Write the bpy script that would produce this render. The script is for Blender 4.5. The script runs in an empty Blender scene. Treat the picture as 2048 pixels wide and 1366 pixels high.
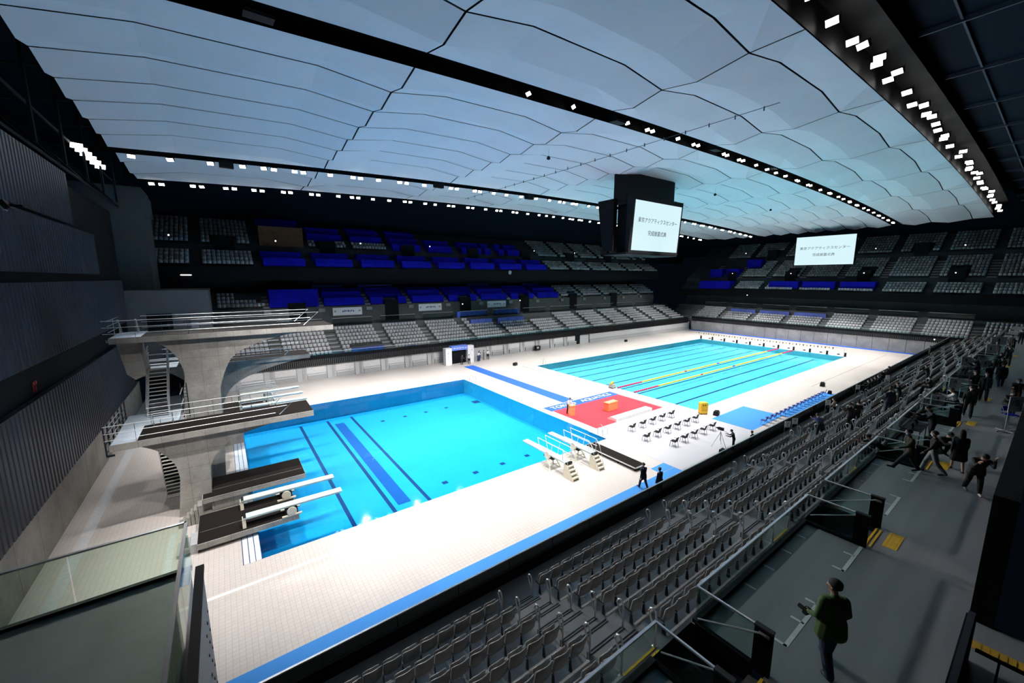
import bpy, bmesh, math, random
import numpy as np
from mathutils import Vector, Matrix
random.seed(7); RNG = np.random.default_rng(7)
PI = math.pi; rad = math.radians
S = bpy.context.scene
COL = S.collection

# ---------------------------------------------------------------- camera
cam_data = bpy.data.cameras.new('camera'); cam = bpy.data.objects.new('camera', cam_data); COL.objects.link(cam)
CAM = Vector((-38.535, -20.676, 13.426)); YAW, PITCH = 0.9428, 0.1579
_f = Vector((math.cos(YAW)*math.cos(PITCH), math.sin(YAW)*math.cos(PITCH), -math.sin(PITCH)))
_r = Vector((math.sin(YAW), -math.cos(YAW), 0)); _u = _r.cross(_f)
cam.matrix_world = Matrix(((_r.x, _u.x, -_f.x, CAM.x), (_r.y, _u.y, -_f.y, CAM.y), (_r.z, _u.z, -_f.z, CAM.z), (0, 0, 0, 1)))
cam_data.sensor_width = 36.0; cam_data.lens = 14.0; cam_data.clip_start = 0.05; cam_data.clip_end = 400
S.camera = cam
# ---------------------------------------------------------------- world, exposure
W = bpy.data.worlds.new('world'); S.world = W; W.use_nodes = True
W.node_tree.nodes['Background'].inputs[0].default_value = (0.10, 0.22, 0.40, 1)
W.node_tree.nodes['Background'].inputs[1].default_value = 0.010
VS = S.view_settings
VS.view_transform = 'Standard'; VS.look = 'None'; VS.gamma = 1.0; VS.use_curve_mapping = False
VS.exposure = 0.0
S.cycles.use_denoising = True
S.cycles.max_bounces = 6; S.cycles.diffuse_bounces = 3; S.cycles.glossy_bounces = 3; S.cycles.transparent_max_bounces = 14
S.cycles.use_adaptive_sampling = True; S.cycles.adaptive_threshold = 0.1; S.cycles.adaptive_min_samples = 16
S.cycles.caustics_reflective = False; S.cycles.caustics_refractive = False
S.cycles.sample_clamp_indirect = 6.0
# ---------------------------------------------------------------- the hall's own flood lighting (spots on the four roof tracks), then added spots for the end stand
XE_AIM = 64.5
TRACK_Y = (-12.4, 0.0, 26.2, 38.6)
def roof_z(x): return 25.35 - 0.00048*(x-12.7)**2
def spot(x, y, z, tx, ty, tz, watts, cone, blend=0.6, col=(1.0, 0.965, 0.93), r=0.3):
    l = bpy.data.lights.new('flood_beam', 'SPOT'); l.energy = watts; l.spot_size = rad(cone); l.spot_blend = blend
    l.color = col; l.shadow_soft_size = r
    o = bpy.data.objects.new('flood_beam', l); COL.objects.link(o); o.location = (x, y, z)
    o.rotation_euler = (Vector((tx, ty, tz))-Vector((x, y, z))).to_track_quat('-Z', 'Y').to_euler()
    return o
for i in range(13):
    x = -40 + i*8.2
    z = roof_z(x)-0.75
    bx = min(max(x, -33), 52)
    spot(x, 0.3, z, bx+1, 4.5, 0, 12500, 74)
    spot(x, 25.9, z, bx+1, 21.7, 0, 12500, 74)
    e = 8500 if x > -25 else 6500
    spot(x, -12.0, z, bx, 9, 0, e, 60)
    spot(x, 38.2, z, bx, 16, 0, e, 60)
    spot(x, -11.9, z, bx, 39.0, 2.6, 34000, 21, 0.8)      # cross light on the far stand
    spot(x, 38.1, z, max(x, -40), -15.8, 4.8, 38000, 23, 0.9)    # cross light on the near stand
for y in (-6, 2, 10, 18, 26, 34):
    spot(30, min(max(y, -12), 38), roof_z(30)-0.5, XE_AIM-1, y, 3.4, 20000, 22, 0.8)  # spots added to brighten the end stand, most of them off the tracks

# ---------------------------------------------------------------- materials
MATS = {}
def _new(name):
    m = bpy.data.materials.new(name); m.use_nodes = True; MATS[name] = m
    return m, m.node_tree.nodes, m.node_tree.links, m.node_tree.nodes['Principled BSDF']
def mat(name, col, rough=0.6, metal=0.0, var=0.08, scale=6.0, bump=0.0, spec=0.5, bscale=None, emit=None, stretch=None):
    """plain procedural material: base colour with noise variation (and optional fine relief)"""
    if name in MATS: return MATS[name]
    m, N, L, b = _new(name)
    b.inputs['Roughness'].default_value = rough; b.inputs['Metallic'].default_value = metal
    b.inputs['Specular IOR Level'].default_value = spec
    tc = N.new('ShaderNodeTexCoord'); nz = N.new('ShaderNodeTexNoise'); nz.inputs['Scale'].default_value = scale; nz.inputs['Detail'].default_value = 4
    src = tc.outputs['Object']
    if stretch:
        mp = N.new('ShaderNodeMapping'); mp.inputs['Scale'].default_value = stretch; L.new(src, mp.inputs[0]); src = mp.outputs[0]
    L.new(src, nz.inputs['Vector'])
    r = N.new('ShaderNodeValToRGB'); r.color_ramp.elements[0].position = 0.3; r.color_ramp.elements[1].position = 0.7
    c = np.array(col[:3])
    r.color_ramp.elements[0].color = (*np.clip(c*(1-var), 0, 1), 1); r.color_ramp.elements[1].color = (*np.clip(c*(1+var), 0, 1), 1)
    L.new(nz.outputs['Fac'], r.inputs[0]); L.new(r.outputs[0], b.inputs['Base Color'])
    if bump:
        bn = N.new('ShaderNodeBump'); bn.inputs['Strength'].default_value = bump; bn.inputs['Distance'].default_value = 0.02
        n2 = N.new('ShaderNodeTexNoise'); n2.inputs['Scale'].default_value = bscale or scale*6; L.new(src, n2.inputs['Vector'])
        L.new(n2.outputs['Fac'], bn.inputs['Height']); L.new(bn.outputs[0], b.inputs['Normal'])
    if emit:
        b.inputs['Emission Color'].default_value = (*emit[:3], 1); b.inputs['Emission Strength'].default_value = emit[3]
    return m
def mat_tiles(name, col, grout, w, h, mortar=0.012, rough=0.35, var=0.05, axes='xy', shade_scale=0.12, bump=0.3):
    m, N, L, b = _new(name)
    b.inputs['Roughness'].default_value = rough
    tc = N.new('ShaderNodeTexCoord'); br = N.new('ShaderNodeTexBrick'); br.offset = 0.0; br.squash = 1.0
    src = tc.outputs['Object']
    if axes != 'xy':
        sp = N.new('ShaderNodeSeparateXYZ'); cb = N.new('ShaderNodeCombineXYZ'); L.new(src, sp.inputs[0])
        ix = {'x': 0, 'y': 1, 'z': 2}
        L.new(sp.outputs[ix[axes[0]]], cb.inputs[0]); L.new(sp.outputs[ix[axes[1]]], cb.inputs[1]); src = cb.outputs[0]
    L.new(src, br.inputs['Vector'])
    br.inputs['Scale'].default_value = 1.0; br.inputs['Mortar Size'].default_value = mortar
    br.inputs['Brick Width'].default_value = w; br.inputs['Row Height'].default_value = h
    c = np.array(col)
    br.inputs['Color1'].default_value = (*c, 1); br.inputs['Color2'].default_value = (*np.clip(c*(1-var), 0, 1), 1); br.inputs['Mortar'].default_value = (*grout, 1)
    nz = N.new('ShaderNodeTexNoise'); nz.inputs['Scale'].default_value = shade_scale; nz.inputs['Detail'].default_value = 5; L.new(tc.outputs['Object'], nz.inputs['Vector'])
    mx = N.new('ShaderNodeMixRGB'); mx.blend_type = 'MULTIPLY'; mx.inputs[0].default_value = 0.25
    L.new(br.outputs['Color'], mx.inputs[1]); L.new(nz.outputs['Fac'], mx.inputs[2]); L.new(mx.outputs[0], b.inputs['Base Color'])
    bn = N.new('ShaderNodeBump'); bn.invert = True; bn.inputs['Strength'].default_value = bump; bn.inputs['Distance'].default_value = 0.004
    L.new(br.outputs['Fac'], bn.inputs['Height']); L.new(bn.outputs[0], b.inputs['Normal'])
    return m
def mat_glass(name, tint, gloss=1.0):
    m, N, L, b = _new(name); N.remove(b)
    out = N['Material Output']; t = N.new('ShaderNodeBsdfTransparent'); t.inputs[0].default_value = (*tint, 1)
    g = N.new('ShaderNodeBsdfGlossy'); g.inputs['Roughness'].default_value = 0.03; fr = N.new('ShaderNodeLayerWeight'); fr.inputs[0].default_value = 0.5
    pw = N.new('ShaderNodeMath'); pw.operation = 'POWER'; pw.inputs[1].default_value = 5.0; L.new(fr.outputs['Facing'], pw.inputs[0])
    mu = N.new('ShaderNodeMath'); mu.operation = 'MULTIPLY_ADD'; mu.inputs[1].default_value = 0.8*gloss; mu.inputs[2].default_value = 0.03*gloss; L.new(pw.outputs[0], mu.inputs[0])
    mx = N.new('ShaderNodeMixShader'); L.new(mu.outputs[0], mx.inputs[0]); L.new(t.outputs[0], mx.inputs[1]); L.new(g.outputs[0], mx.inputs[2]); L.new(mx.outputs[0], out.inputs[0])
    nz = N.new('ShaderNodeTexNoise'); nz.inputs['Scale'].default_value = 1.2; bn = N.new('ShaderNodeBump'); bn.inputs['Strength'].default_value = 0.01
    L.new(nz.outputs['Fac'], bn.inputs['Height']); L.new(bn.outputs[0], g.inputs['Normal'])
    return m
def mat_water(name, tint, ripple, scale):
    m, N, L, b = _new(name); N.remove(b)
    out = N['Material Output']; t = N.new('ShaderNodeBsdfTransparent'); t.inputs[0].default_value = (*tint, 1)
    g = N.new('ShaderNodeBsdfGlossy'); g.inputs['Roughness'].default_value = 0.04; fr = N.new('ShaderNodeFresnel'); fr.inputs[0].default_value = 1.33
    tc = N.new('ShaderNodeTexCoord'); nz = N.new('ShaderNodeTexNoise'); nz.inputs['Scale'].default_value = scale; nz.inputs['Detail'].default_value = 3
    L.new(tc.outputs['Object'], nz.inputs['Vector'])
    bn = N.new('ShaderNodeBump'); bn.inputs['Strength'].default_value = ripple; bn.inputs['Distance'].default_value = 0.05
    L.new(nz.outputs['Fac'], bn.inputs['Height']); L.new(bn.outputs[0], g.inputs['Normal']); L.new(bn.outputs[0], fr.inputs['Normal'])
    mx = N.new('ShaderNodeMixShader'); L.new(fr.outputs[0], mx.inputs[0]); L.new(t.outputs[0], mx.inputs[1]); L.new(g.outputs[0], mx.inputs[2]); L.new(mx.outputs[0], out.inputs[0])
    return m
def mat_corrugated(name, col, axis, pitch, rough=0.45):
    m, N, L, b = _new(name); b.inputs['Roughness'].default_value = rough; b.inputs['Metallic'].default_value = 0.35
    tc = N.new('ShaderNodeTexCoord'); nz = N.new('ShaderNodeTexNoise'); nz.inputs['Scale'].default_value = 0.35; nz.inputs['Detail'].default_value = 6; L.new(tc.outputs['Object'], nz.inputs['Vector'])
    r = N.new('ShaderNodeValToRGB'); c = np.array(col)
    r.color_ramp.elements[0].color = (*c*0.7, 1); r.color_ramp.elements[1].color = (*c*1.25, 1); r.color_ramp.elements[0].position = 0.35; r.color_ramp.elements[1].position = 0.68
    L.new(nz.outputs['Fac'], r.inputs[0]); L.new(r.outputs[0], b.inputs['Base Color'])
    return m
def mat_concrete(name, col, scale=0.9, joints=False):
    m, N, L, b = _new(name); b.inputs['Roughness'].default_value = 0.75
    tc = N.new('ShaderNodeTexCoord'); n1 = N.new('ShaderNodeTexNoise'); n1.inputs['Scale'].default_value = scale; n1.inputs['Detail'].default_value = 8; n1.inputs['Roughness'].default_value = 0.65
    n2 = N.new('ShaderNodeTexNoise'); n2.inputs['Scale'].default_value = 14; n2.inputs['Detail'].default_value = 4
    L.new(tc.outputs['Object'], n1.inputs['Vector']); L.new(tc.outputs['Object'], n2.inputs['Vector'])
    r = N.new('ShaderNodeValToRGB'); c = np.array(col)
    r.color_ramp.elements[0].color = (*c*0.72, 1); r.color_ramp.elements[1].color = (*np.clip(c*1.22, 0, 1), 1); r.color_ramp.elements[0].position = 0.32; r.color_ramp.elements[1].position = 0.7
    L.new(n1.outputs['Fac'], r.inputs[0])
    mx = N.new('ShaderNodeMixRGB'); mx.blend_type = 'OVERLAY'; mx.inputs[0].default_value = 0.25; L.new(r.outputs[0], mx.inputs[1]); L.new(n2.outputs['Fac'], mx.inputs[2]); L.new(mx.outputs[0], b.inputs['Base Color'])
    bn = N.new('ShaderNodeBump'); bn.inputs['Strength'].default_value = 0.15; bn.inputs['Distance'].default_value = 0.01; L.new(n2.outputs['Fac'], bn.inputs['Height']); L.new(bn.outputs[0], b.inputs['Normal'])
    if joints:
        sp = N.new('ShaderNodeSeparateXYZ'); L.new(tc.outputs['Object'], sp.inputs[0]); fac = None
        for ax, per in ((0, 0.93), (2, 0.93)):
            dv = N.new('ShaderNodeMath'); dv.operation = 'DIVIDE'; dv.inputs[1].default_value = per; L.new(sp.outputs[ax], dv.inputs[0])
            fc = N.new('ShaderNodeMath'); fc.operation = 'FRACT'; L.new(dv.outputs[0], fc.inputs[0])
            lt = N.new('ShaderNodeMath'); lt.operation = 'LESS_THAN'; lt.inputs[1].default_value = 0.022; L.new(fc.outputs[0], lt.inputs[0])
            if fac is None: fac = lt
            else:
                mxm = N.new('ShaderNodeMath'); mxm.operation = 'MAXIMUM'; L.new(fac.outputs[0], mxm.inputs[0]); L.new(lt.outputs[0], mxm.inputs[1]); fac = mxm
        dk = N.new('ShaderNodeMixRGB'); dk.blend_type = 'MULTIPLY'; dk.inputs[2].default_value = (0.62, 0.61, 0.60, 1); L.new(fac.outputs[0], dk.inputs[0]); L.new(mx.outputs[0], dk.inputs[1]); L.new(dk.outputs[0], b.inputs['Base Color'])
    return m
def mat_lamp(name, col, strength):
    m, N, L, b = _new(name); b.inputs['Base Color'].default_value = (0.8, 0.8, 0.8, 1)
    nz = N.new('ShaderNodeTexNoise'); nz.inputs['Scale'].default_value = 30
    b.inputs['Emission Color'].default_value = (*col, 1); b.inputs['Emission Strength'].default_value = strength
    L.new(nz.outputs['Fac'], b.inputs['Roughness'])
    return m

mat_tiles('deck_tile', (0.72, 0.66, 0.62), (0.52, 0.46, 0.42), 0.20, 0.20, mortar=0.007, shade_scale=0.2)
mat_tiles('pool_floor', (0.02, 0.52, 0.95), (0.02, 0.46, 0.88), 0.25, 0.25, mortar=0.006, rough=0.5, bump=0.0)
mat_tiles('main_pool_floor', (0.22, 0.80, 0.96), (0.2, 0.72, 0.90), 0.25, 0.25, mortar=0.006, rough=0.5, bump=0.0)
mat_tiles('pool_wall', (0.10, 0.78, 1.0), (0.10, 0.70, 0.95), 0.25, 0.25, mortar=0.006, rough=0.5, bump=0.0)
mat('pool_line', (0.006, 0.035, 0.16), 0.5); mat_tiles('main_pool_wall', (0.30, 0.90, 1.0), (0.28, 0.85, 0.98), 0.25, 0.25, mortar=0.006, rough=0.5, bump=0.0); mat('pool_trench', (0.008, 0.10, 0.40), 0.5); mat('truss_dark', (0.014, 0.017, 0.022), 0.8, spec=0.2); mat('rail_dark', (0.015, 0.02, 0.032), 0.4)
mat('gutter', (0.70, 0.80, 0.90), 0.5); mat('grating', (0.60, 0.60, 0.61), 0.6); mat('grating_pale', (0.78, 0.74, 0.71), 0.6)
mat_concrete('concrete', (0.33, 0.315, 0.29), joints=True)
mat_concrete('concrete_wall', (0.30, 0.295, 0.285), 0.5)
mat_concrete('concrete_warm', (0.34, 0.315, 0.28), 0.5)
mat('painted_wall', (0.34, 0.345, 0.35), 0.7)
mat('wall_light', (0.42, 0.43, 0.44), 0.7)
mat('stand_floor', (0.22, 0.22, 0.225), 0.55, scale=1.5)
mat('stand_step', (0.085, 0.09, 0.092), 0.75, spec=0.2, scale=1.5)
mat('walkway_floor', (0.25, 0.255, 0.265), 0.45, scale=0.8, var=0.10, stretch=(0.25, 3.5, 1))
mat('black_panel', (0.007, 0.008, 0.010), 0.8, spec=0.12); mat('trough', (0.004, 0.004, 0.005), 0.7, spec=0.2)
mat('black_slat', (0.010, 0.010, 0.012), 0.7, spec=0.15)
mat('dark_wall', (0.022, 0.027, 0.034), 0.8, spec=0.2); mat('corner_wall', (0.13, 0.14, 0.15), 0.75)
mat('dark_grey_wall', (0.040, 0.046, 0.052), 0.8, spec=0.2); mat('shaft_wall', (0.075, 0.09, 0.10), 0.8); mat('fin_grey', (0.16, 0.17, 0.18), 0.6)
mat('roof_dark', (0.010, 0.018, 0.030), 0.9, spec=0.1)
mat('beam_dark', (0.075, 0.095, 0.12), 0.7)
mat_corrugated('corrugated', (0.026, 0.034, 0.050), 'y', 0.3)
mat('ceiling_panel', (0.82, 0.89, 0.93), 0.85, scale=0.25, var=0.03)
mat('ceiling_joint', (0.20, 0.23, 0.22), 0.8)
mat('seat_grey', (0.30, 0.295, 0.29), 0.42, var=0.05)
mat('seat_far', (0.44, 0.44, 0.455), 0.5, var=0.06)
mat('seat_bracket', (0.012, 0.012, 0.013), 0.5)
mat('seat_rail', (0.42, 0.42, 0.42), 0.5)
mat('steel', (0.70, 0.70, 0.70), 0.30, 0.85)
mat('steel_satin', (0.75, 0.76, 0.78), 0.35, 0.6)
mat('black_metal', (0.010, 0.010, 0.012), 0.6, spec=0.25)
mat('white_paint', (0.80, 0.80, 0.80), 0.5)
mat('board_white', (0.62, 0.76, 0.72), 0.5)
mat('cream_metal', (0.70, 0.65, 0.52), 0.45)
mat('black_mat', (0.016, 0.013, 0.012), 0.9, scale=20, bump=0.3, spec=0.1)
mat('blue_carpet', (0.012, 0.105, 0.52), 0.9, scale=40)
mat('light_blue_carpet', (0.055, 0.28, 0.74), 0.9, scale=40)
mat('red_carpet', (0.75, 0.035, 0.055), 0.9, scale=40)
mat('grey_carpet', (0.50, 0.50, 0.54), 0.9, scale=40)
mat('cover_blue', (0.004, 0.006, 0.42), 0.8, spec=0.15, scale=1.0, var=0.18, bump=0.4, bscale=4)
mat('cover_light', (0.10, 0.14, 0.50), 0.7, scale=1.0, var=0.12)
mat('cover_mid', (0.03, 0.08, 0.42), 0.7, scale=1.0, var=0.12)
mat('wood_cover', (0.10, 0.045, 0.015), 0.7, scale=2, var=0.3)
mat('yellow', (0.80, 0.48, 0.02), 0.6)
mat('yellow_dark', (0.55, 0.32, 0.03), 0.6)
mat('orange_wood', (0.75, 0.32, 0.12), 0.5, scale=3, var=0.12, stretch=(1, 1, 8))
mat('pink', (0.50, 0.012, 0.08), 0.6); mat('rope_yellow', (0.62, 0.42, 0.02), 0.6); mat('valve_red', (0.30, 0.02, 0.012), 0.5); mat('rope_blue', (0.05, 0.06, 0.5), 0.5)
mat('plastic_black', (0.009, 0.009, 0.010), 0.6, spec=0.25)
mat('banner_white', (0.82, 0.82, 0.84), 0.7); mat('ink_navy', (0.03, 0.04, 0.22), 0.7); mat('ink_black', (0.02, 0.02, 0.025), 0.7)
mat('sky_ink', (0.18, 0.38, 0.75), 0.7); mat('header_blue', (0.14, 0.24, 0.72), 0.7)
mat_glass('rail_glass', (0.80, 0.89, 0.87)); mat_glass('dark_glass', (0.42, 0.48, 0.50)); mat_glass('green_glass', (0.84, 0.91, 0.84), 0.8)
mat_water('water_dive', (0.62, 0.92, 1.0), 0.06, 1.6); mat_water('water_main', (0.70, 0.95, 1.0), 0.10, 1.3)
mat_lamp('lamp_lens', (1.0, 0.98, 0.95), 14.0)
mat_lamp('small_lamp', (1.0, 0.98, 0.93), 6.0)
mat_lamp('screen_face', (0.68, 0.90, 0.96), 1.0); MATS['screen_face'].node_tree.nodes['Principled BSDF'].inputs['Base Color'].default_value = (0.01, 0.01, 0.01, 1)
# ---------------------------------------------------------------- mesh helpers
class MB:
    """collects simple shapes; build() links them as ONE mesh object"""
    def __init__(s): s.v = []; s.f = []; s.m = []
    def add(s, vs, fs, mi=0):
        o = len(s.v); s.v += [tuple(v) for v in vs]; s.f += [tuple(i+o for i in f) for f in fs]; s.m += [mi]*len(fs); return s
    def box(s, x0, x1, y0, y1, z0, z1, mi=0):
        return s.add([(x0,y0,z0),(x1,y0,z0),(x1,y1,z0),(x0,y1,z0),(x0,y0,z1),(x1,y0,z1),(x1,y1,z1),(x0,y1,z1)],
                     [(3,2,1,0),(4,5,6,7),(0,1,5,4),(1,2,6,5),(2,3,7,6),(3,0,4,7)], mi)
    def cbox(s, c, d, mi=0): return s.box(c[0]-d[0]/2, c[0]+d[0]/2, c[1]-d[1]/2, c[1]+d[1]/2, c[2]-d[2]/2, c[2]+d[2]/2, mi)
    def obox(s, c, d, rot, mi=0):
        """oriented box; rot is an Euler tuple"""
        from mathutils import Euler
        R = Euler(rot).to_matrix(); c = Vector(c); h = [x/2 for x in d]
        vs = [c+R@Vector((sx*h[0], sy*h[1], sz*h[2])) for sz in (-1,1) for sx, sy in ((-1,-1),(1,-1),(1,1),(-1,1))]
        return s.add(vs, [(3,2,1,0),(4,5,6,7),(0,1,5,4),(1,2,6,5),(2,3,7,6),(3,0,4,7)], mi)
    def quad(s, a, b, c, d, mi=0): return s.add([a,b,c,d], [(0,1,2,3)], mi)
    def tube(s, pts, r, n=6, mi=0, cap=True, radii=None):
        pts = [Vector(p) for p in pts]; rings = []
        for i, p in enumerate(pts):
            a = pts[i]-pts[i-1] if i > 0 else pts[1]-pts[0]
            b = pts[i+1]-pts[i] if i < len(pts)-1 else a
            d = (a.normalized()+b.normalized()); d = d.normalized() if d.length > 1e-6 else a.normalized()
            up = Vector((0,0,1)) if abs(d.z) < 0.95 else Vector((1,0,0))
            u = d.cross(up).normalized(); w = u.cross(d)
            rr = radii[i] if radii else r
            rings.append([p+(u*math.cos(2*PI*k/n)+w*math.sin(2*PI*k/n))*rr for k in range(n)])
        vs = [v for q in rings for v in q]; fs = []
        for i in range(len(rings)-1):
            for k in range(n): fs.append((i*n+k, i*n+(k+1)%n, (i+1)*n+(k+1)%n, (i+1)*n+k))
        if cap: fs += [tuple(range(n)), tuple(range((len(rings)-1)*n, len(rings)*n))[::-1]]
        return s.add(vs, [f[::-1] for f in fs], mi)
    def prism(s, poly, axis, a, b, mi=0):
        """polygon extruded along axis from a to b; poly coords are the two other axes in order"""
        def P(u, v, t): return {'x': (t,u,v), 'y': (u,t,v), 'z': (u,v,t)}[axis]
        n = len(poly); vs = [P(u,v,a) for u,v in poly]+[P(u,v,b) for u,v in poly]
        fs = [(i, (i+1)%n, n+(i+1)%n, n+i) for i in range(n)]+[tuple(range(n))[::-1], tuple(range(n, 2*n))]
        return s.add(vs, fs, mi)
    def lathe(s, prof, n=12, c=(0,0,0), mi=0):
        vs = []; fs = []
        for r, z in prof: vs += [(c[0]+r*math.cos(2*PI*k/n), c[1]+r*math.sin(2*PI*k/n), c[2]+z) for k in range(n)]
        for i in range(len(prof)-1):
            for k in range(n): fs.append((i*n+k, i*n+(k+1)%n, (i+1)*n+(k+1)%n, (i+1)*n+k))
        fs += [tuple(range(n))[::-1], tuple(range((len(prof)-1)*n, len(prof)*n))]
        return s.add(vs, fs, mi)
    def mesh(s, name, mats, smooth=False):
        me = bpy.data.meshes.new(name); me.from_pydata(s.v, [], s.f)
        for m in (mats if isinstance(mats, (list, tuple)) else [mats]): me.materials.append(MATS[m])
        if any(s.m): me.polygons.foreach_set('material_index', s.m)
        bm = bmesh.new(); bm.from_mesh(me); bmesh.ops.recalc_face_normals(bm, faces=bm.faces); bm.to_mesh(me); bm.free()
        if smooth: me.polygons.foreach_set('use_smooth', [True]*len(me.polygons))
        me.update(); return me
    def build(s, name, mats, parent=None, smooth=False, **kw):
        return obj(name, s.mesh(name, mats, smooth), parent, **kw)
def obj(name, me, parent=None, loc=None, rotz=None):
    o = bpy.data.objects.new(name, me); COL.objects.link(o)
    if parent is not None: o.parent = parent
    if loc is not None: o.location = loc
    if rotz is not None: o.rotation_euler = (0, 0, rotz)
    return o
def thing(name, label, cat, loc=(0,0,0), rotz=0.0, group=None):
    o = bpy.data.objects.new(name, None); COL.objects.link(o); o.location = loc; o.rotation_euler = (0, 0, rotz)
    o.empty_display_size = 0.2
    return tag(o, label, cat, group)
def tag(o, label, cat, group=None, kind=None):
    o['label'] = label; o['category'] = cat
    if group: o['group'] = group
    if kind: o['kind'] = kind
    return o
def struct(o, label=None):
    o['kind'] = 'structure'
    if label: o['label'] = label
    return o
_O1 = 'first second third fourth fifth sixth seventh eighth ninth tenth eleventh twelfth thirteenth fourteenth fifteenth sixteenth seventeenth eighteenth nineteenth'.split()
_O10 = [('twenty', 'twentieth'), ('thirty', 'thirtieth'), ('forty', 'fortieth'), ('fifty', 'fiftieth'), ('sixty', 'sixtieth'), ('seventy', 'seventieth')]
ORD = _O1+[o for a, t in _O10 for o in [t]+[a+'-'+u for u in _O1[:9]]]
def dup(root, loc, rotz=None, label=None):
    r = root.copy(); COL.objects.link(r); r.location = loc
    if rotz is not None: r.rotation_euler = (0, 0, rotz)
    if label: r['label'] = label
    for ch in list(root.children):
        c = ch.copy(); COL.objects.link(c); c.parent = r
        for g in ch.children:
            d = g.copy(); COL.objects.link(d); d.parent = c
    return r
def text_mesh(name, body, size, material, parent=None, loc=(0,0,0), rot=(0,0,0), align='CENTER', extrude=0.004, sx=1.0, label=None):
    cu = bpy.data.curves.new(name, 'FONT'); cu.body = body; cu.size = size; cu.align_x = align; cu.align_y = 'CENTER'; cu.extrude = extrude
    t = bpy.data.objects.new(name, cu); COL.objects.link(t)
    dg = bpy.context.evaluated_depsgraph_get(); me = bpy.data.meshes.new_from_object(t.evaluated_get(dg))
    bpy.data.objects.remove(t); bpy.data.curves.remove(cu)
    me.name = name; me.materials.clear(); me.materials.append(MATS[material])
    o = obj(name, me, parent); o.location = loc; o.rotation_euler = rot; o.scale = (sx, 1, 1)
    return o
# ================================================================ THE SETTING
XL, XE = -46.5, 61.6            # end walls of the deck
MP = (0.0, 47.6, 0.1, 25.9)     # main pool
DP = (-38.1, -13.2, 0.5, 25.2)  # diving pool
# ---- deck
d = MB()
def rect(b, x0, x1, y0, y1, z=0.0, mi=0): b.quad((x0,y0,z),(x1,y0,z),(x1,y1,z),(x0,y1,z), mi)
Y0, Y1 = -12.0, 38.2
rect(d, XL, DP[0], Y0, Y1); rect(d, DP[0], DP[1], Y0, DP[2]); rect(d, DP[0], DP[1], DP[3], Y1)
rect(d, DP[1], MP[0], Y0, Y1); rect(d, MP[0], MP[1], Y0, MP[2]); rect(d, MP[0], MP[1], MP[3], Y1); rect(d, MP[1], XE+2, Y0, Y1)
floor = struct(d.build('floor', 'deck_tile'), 'cream tiled pool deck')
MB().box(-1.98, -1.86, -0.85, 27.1, 0.001, 0.006).build('groove_or_shadow_line', 'stand_floor', floor)  # grey line painted in for the shadow along the pool bulkhead's edge
for yy in (-3.6, 28.6): MB().box(20, 56, yy, yy+0.05, 0.001, 0.005).build('groove_or_shadow_line', 'concrete', floor)
for xx in (-8.0,): MB().box(xx-0.03, xx+0.03, 27.5, 36, 0.001, 0.005).build('groove_or_shadow_line', 'concrete', floor)
# white strip of grating beside the left wall and along the near deck
MB().box(-45.7, -45.2, -8, 36, 0.001, 0.006).build('drain_grating', 'grating', floor)
MB().box(-41.9, -41.6, -8, 5.5, 0.001, 0.005).build('drain_grating', 'grating', floor)
MB().box(-42, 47, -1.2, -1.0, 0.001, 0.005).build('drain_grating', 'grating_pale', floor)
# ---- pools
def basin(name, P, depth, wm, fm):
    x0, x1, y0, y1 = P; b = MB(); z = -depth
    rect(b, x0, x1, y0, y1, z, 1)
    b.quad((x0,y0,0),(x1,y0,0),(x1,y0,z),(x0,y0,z)); b.quad((x0,y1,0),(x1,y1,0),(x1,y1,z),(x0,y1,z))
    b.quad((x0,y0,0),(x0,y1,0),(x0,y1,z),(x0,y0,z)); b.quad((x1,y0,0),(x1,y1,0),(x1,y1,z),(x1,y0,z))
    return struct(b.build(name, [wm, fm]))
dive = basin('dive_pool_basin', DP, 1.9, 'pool_wall', 'pool_floor'); dive['label'] = 'deep blue tiled basin of the diving pool'
main = basin('main_pool_basin', MP, 0.92, 'main_pool_wall', 'main_pool_floor'); main['label'] = 'cyan tiled basin of the ten-lane racing pool'
for i in range(10):
    y = MP[2]+2.58*(i+0.5)
    b = MB().box(1.6, 46.0, y-0.13, y+0.13, -0.918, -0.912); b.box(1.6, 1.85, y-0.5, y+0.5, -0.918, -0.911); b.box(45.75, 46.0, y-0.5, y+0.5, -0.918, -0.911)
    b.build('lane_line', 'pool_line', main)
for x, w in ((-33.1, 0.13), (-30.5, 0.13), (-28.05, 0.13)):
    MB().box(x-w, x+w, 1.6, 24.4, -1.898, -1.892).build('floor_line', 'pool_line', dive)
MB().box(-30.05, -29.15, 4.2, 23.0, -1.898, -1.890).build('floor_grating', 'pool_trench', dive)
for x in (-26.1, -23.4, -20.8, -18.2): MB().box(x-0.22, x+0.22, 4.9, 5.3, -1.898, -1.892).build('floor_mark', 'pool_line', dive)
for x in (-25.6, -23.1, -20.6, -18.0): MB().box(x-0.2, x+0.2, 20.8, 21.2, -1.898, -1.892).build('floor_mark', 'pool_line', dive)
MB().box(-14.4, -13.5, 20.4, 21.4, -1.898, -1.892).build('floor_mark', 'pool_line', dive)
def water(name, P, m, label, z=-0.03):
    b = MB(); rect(b, *P, z); o = b.build(name, m); return tag(o, label, 'water', kind='stuff')
water('pool_water', DP, 'water_dive', 'clear still blue water filling the diving pool')
water('pool_water', MP, 'water_main', 'clear rippled cyan water filling the racing pool')
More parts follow.
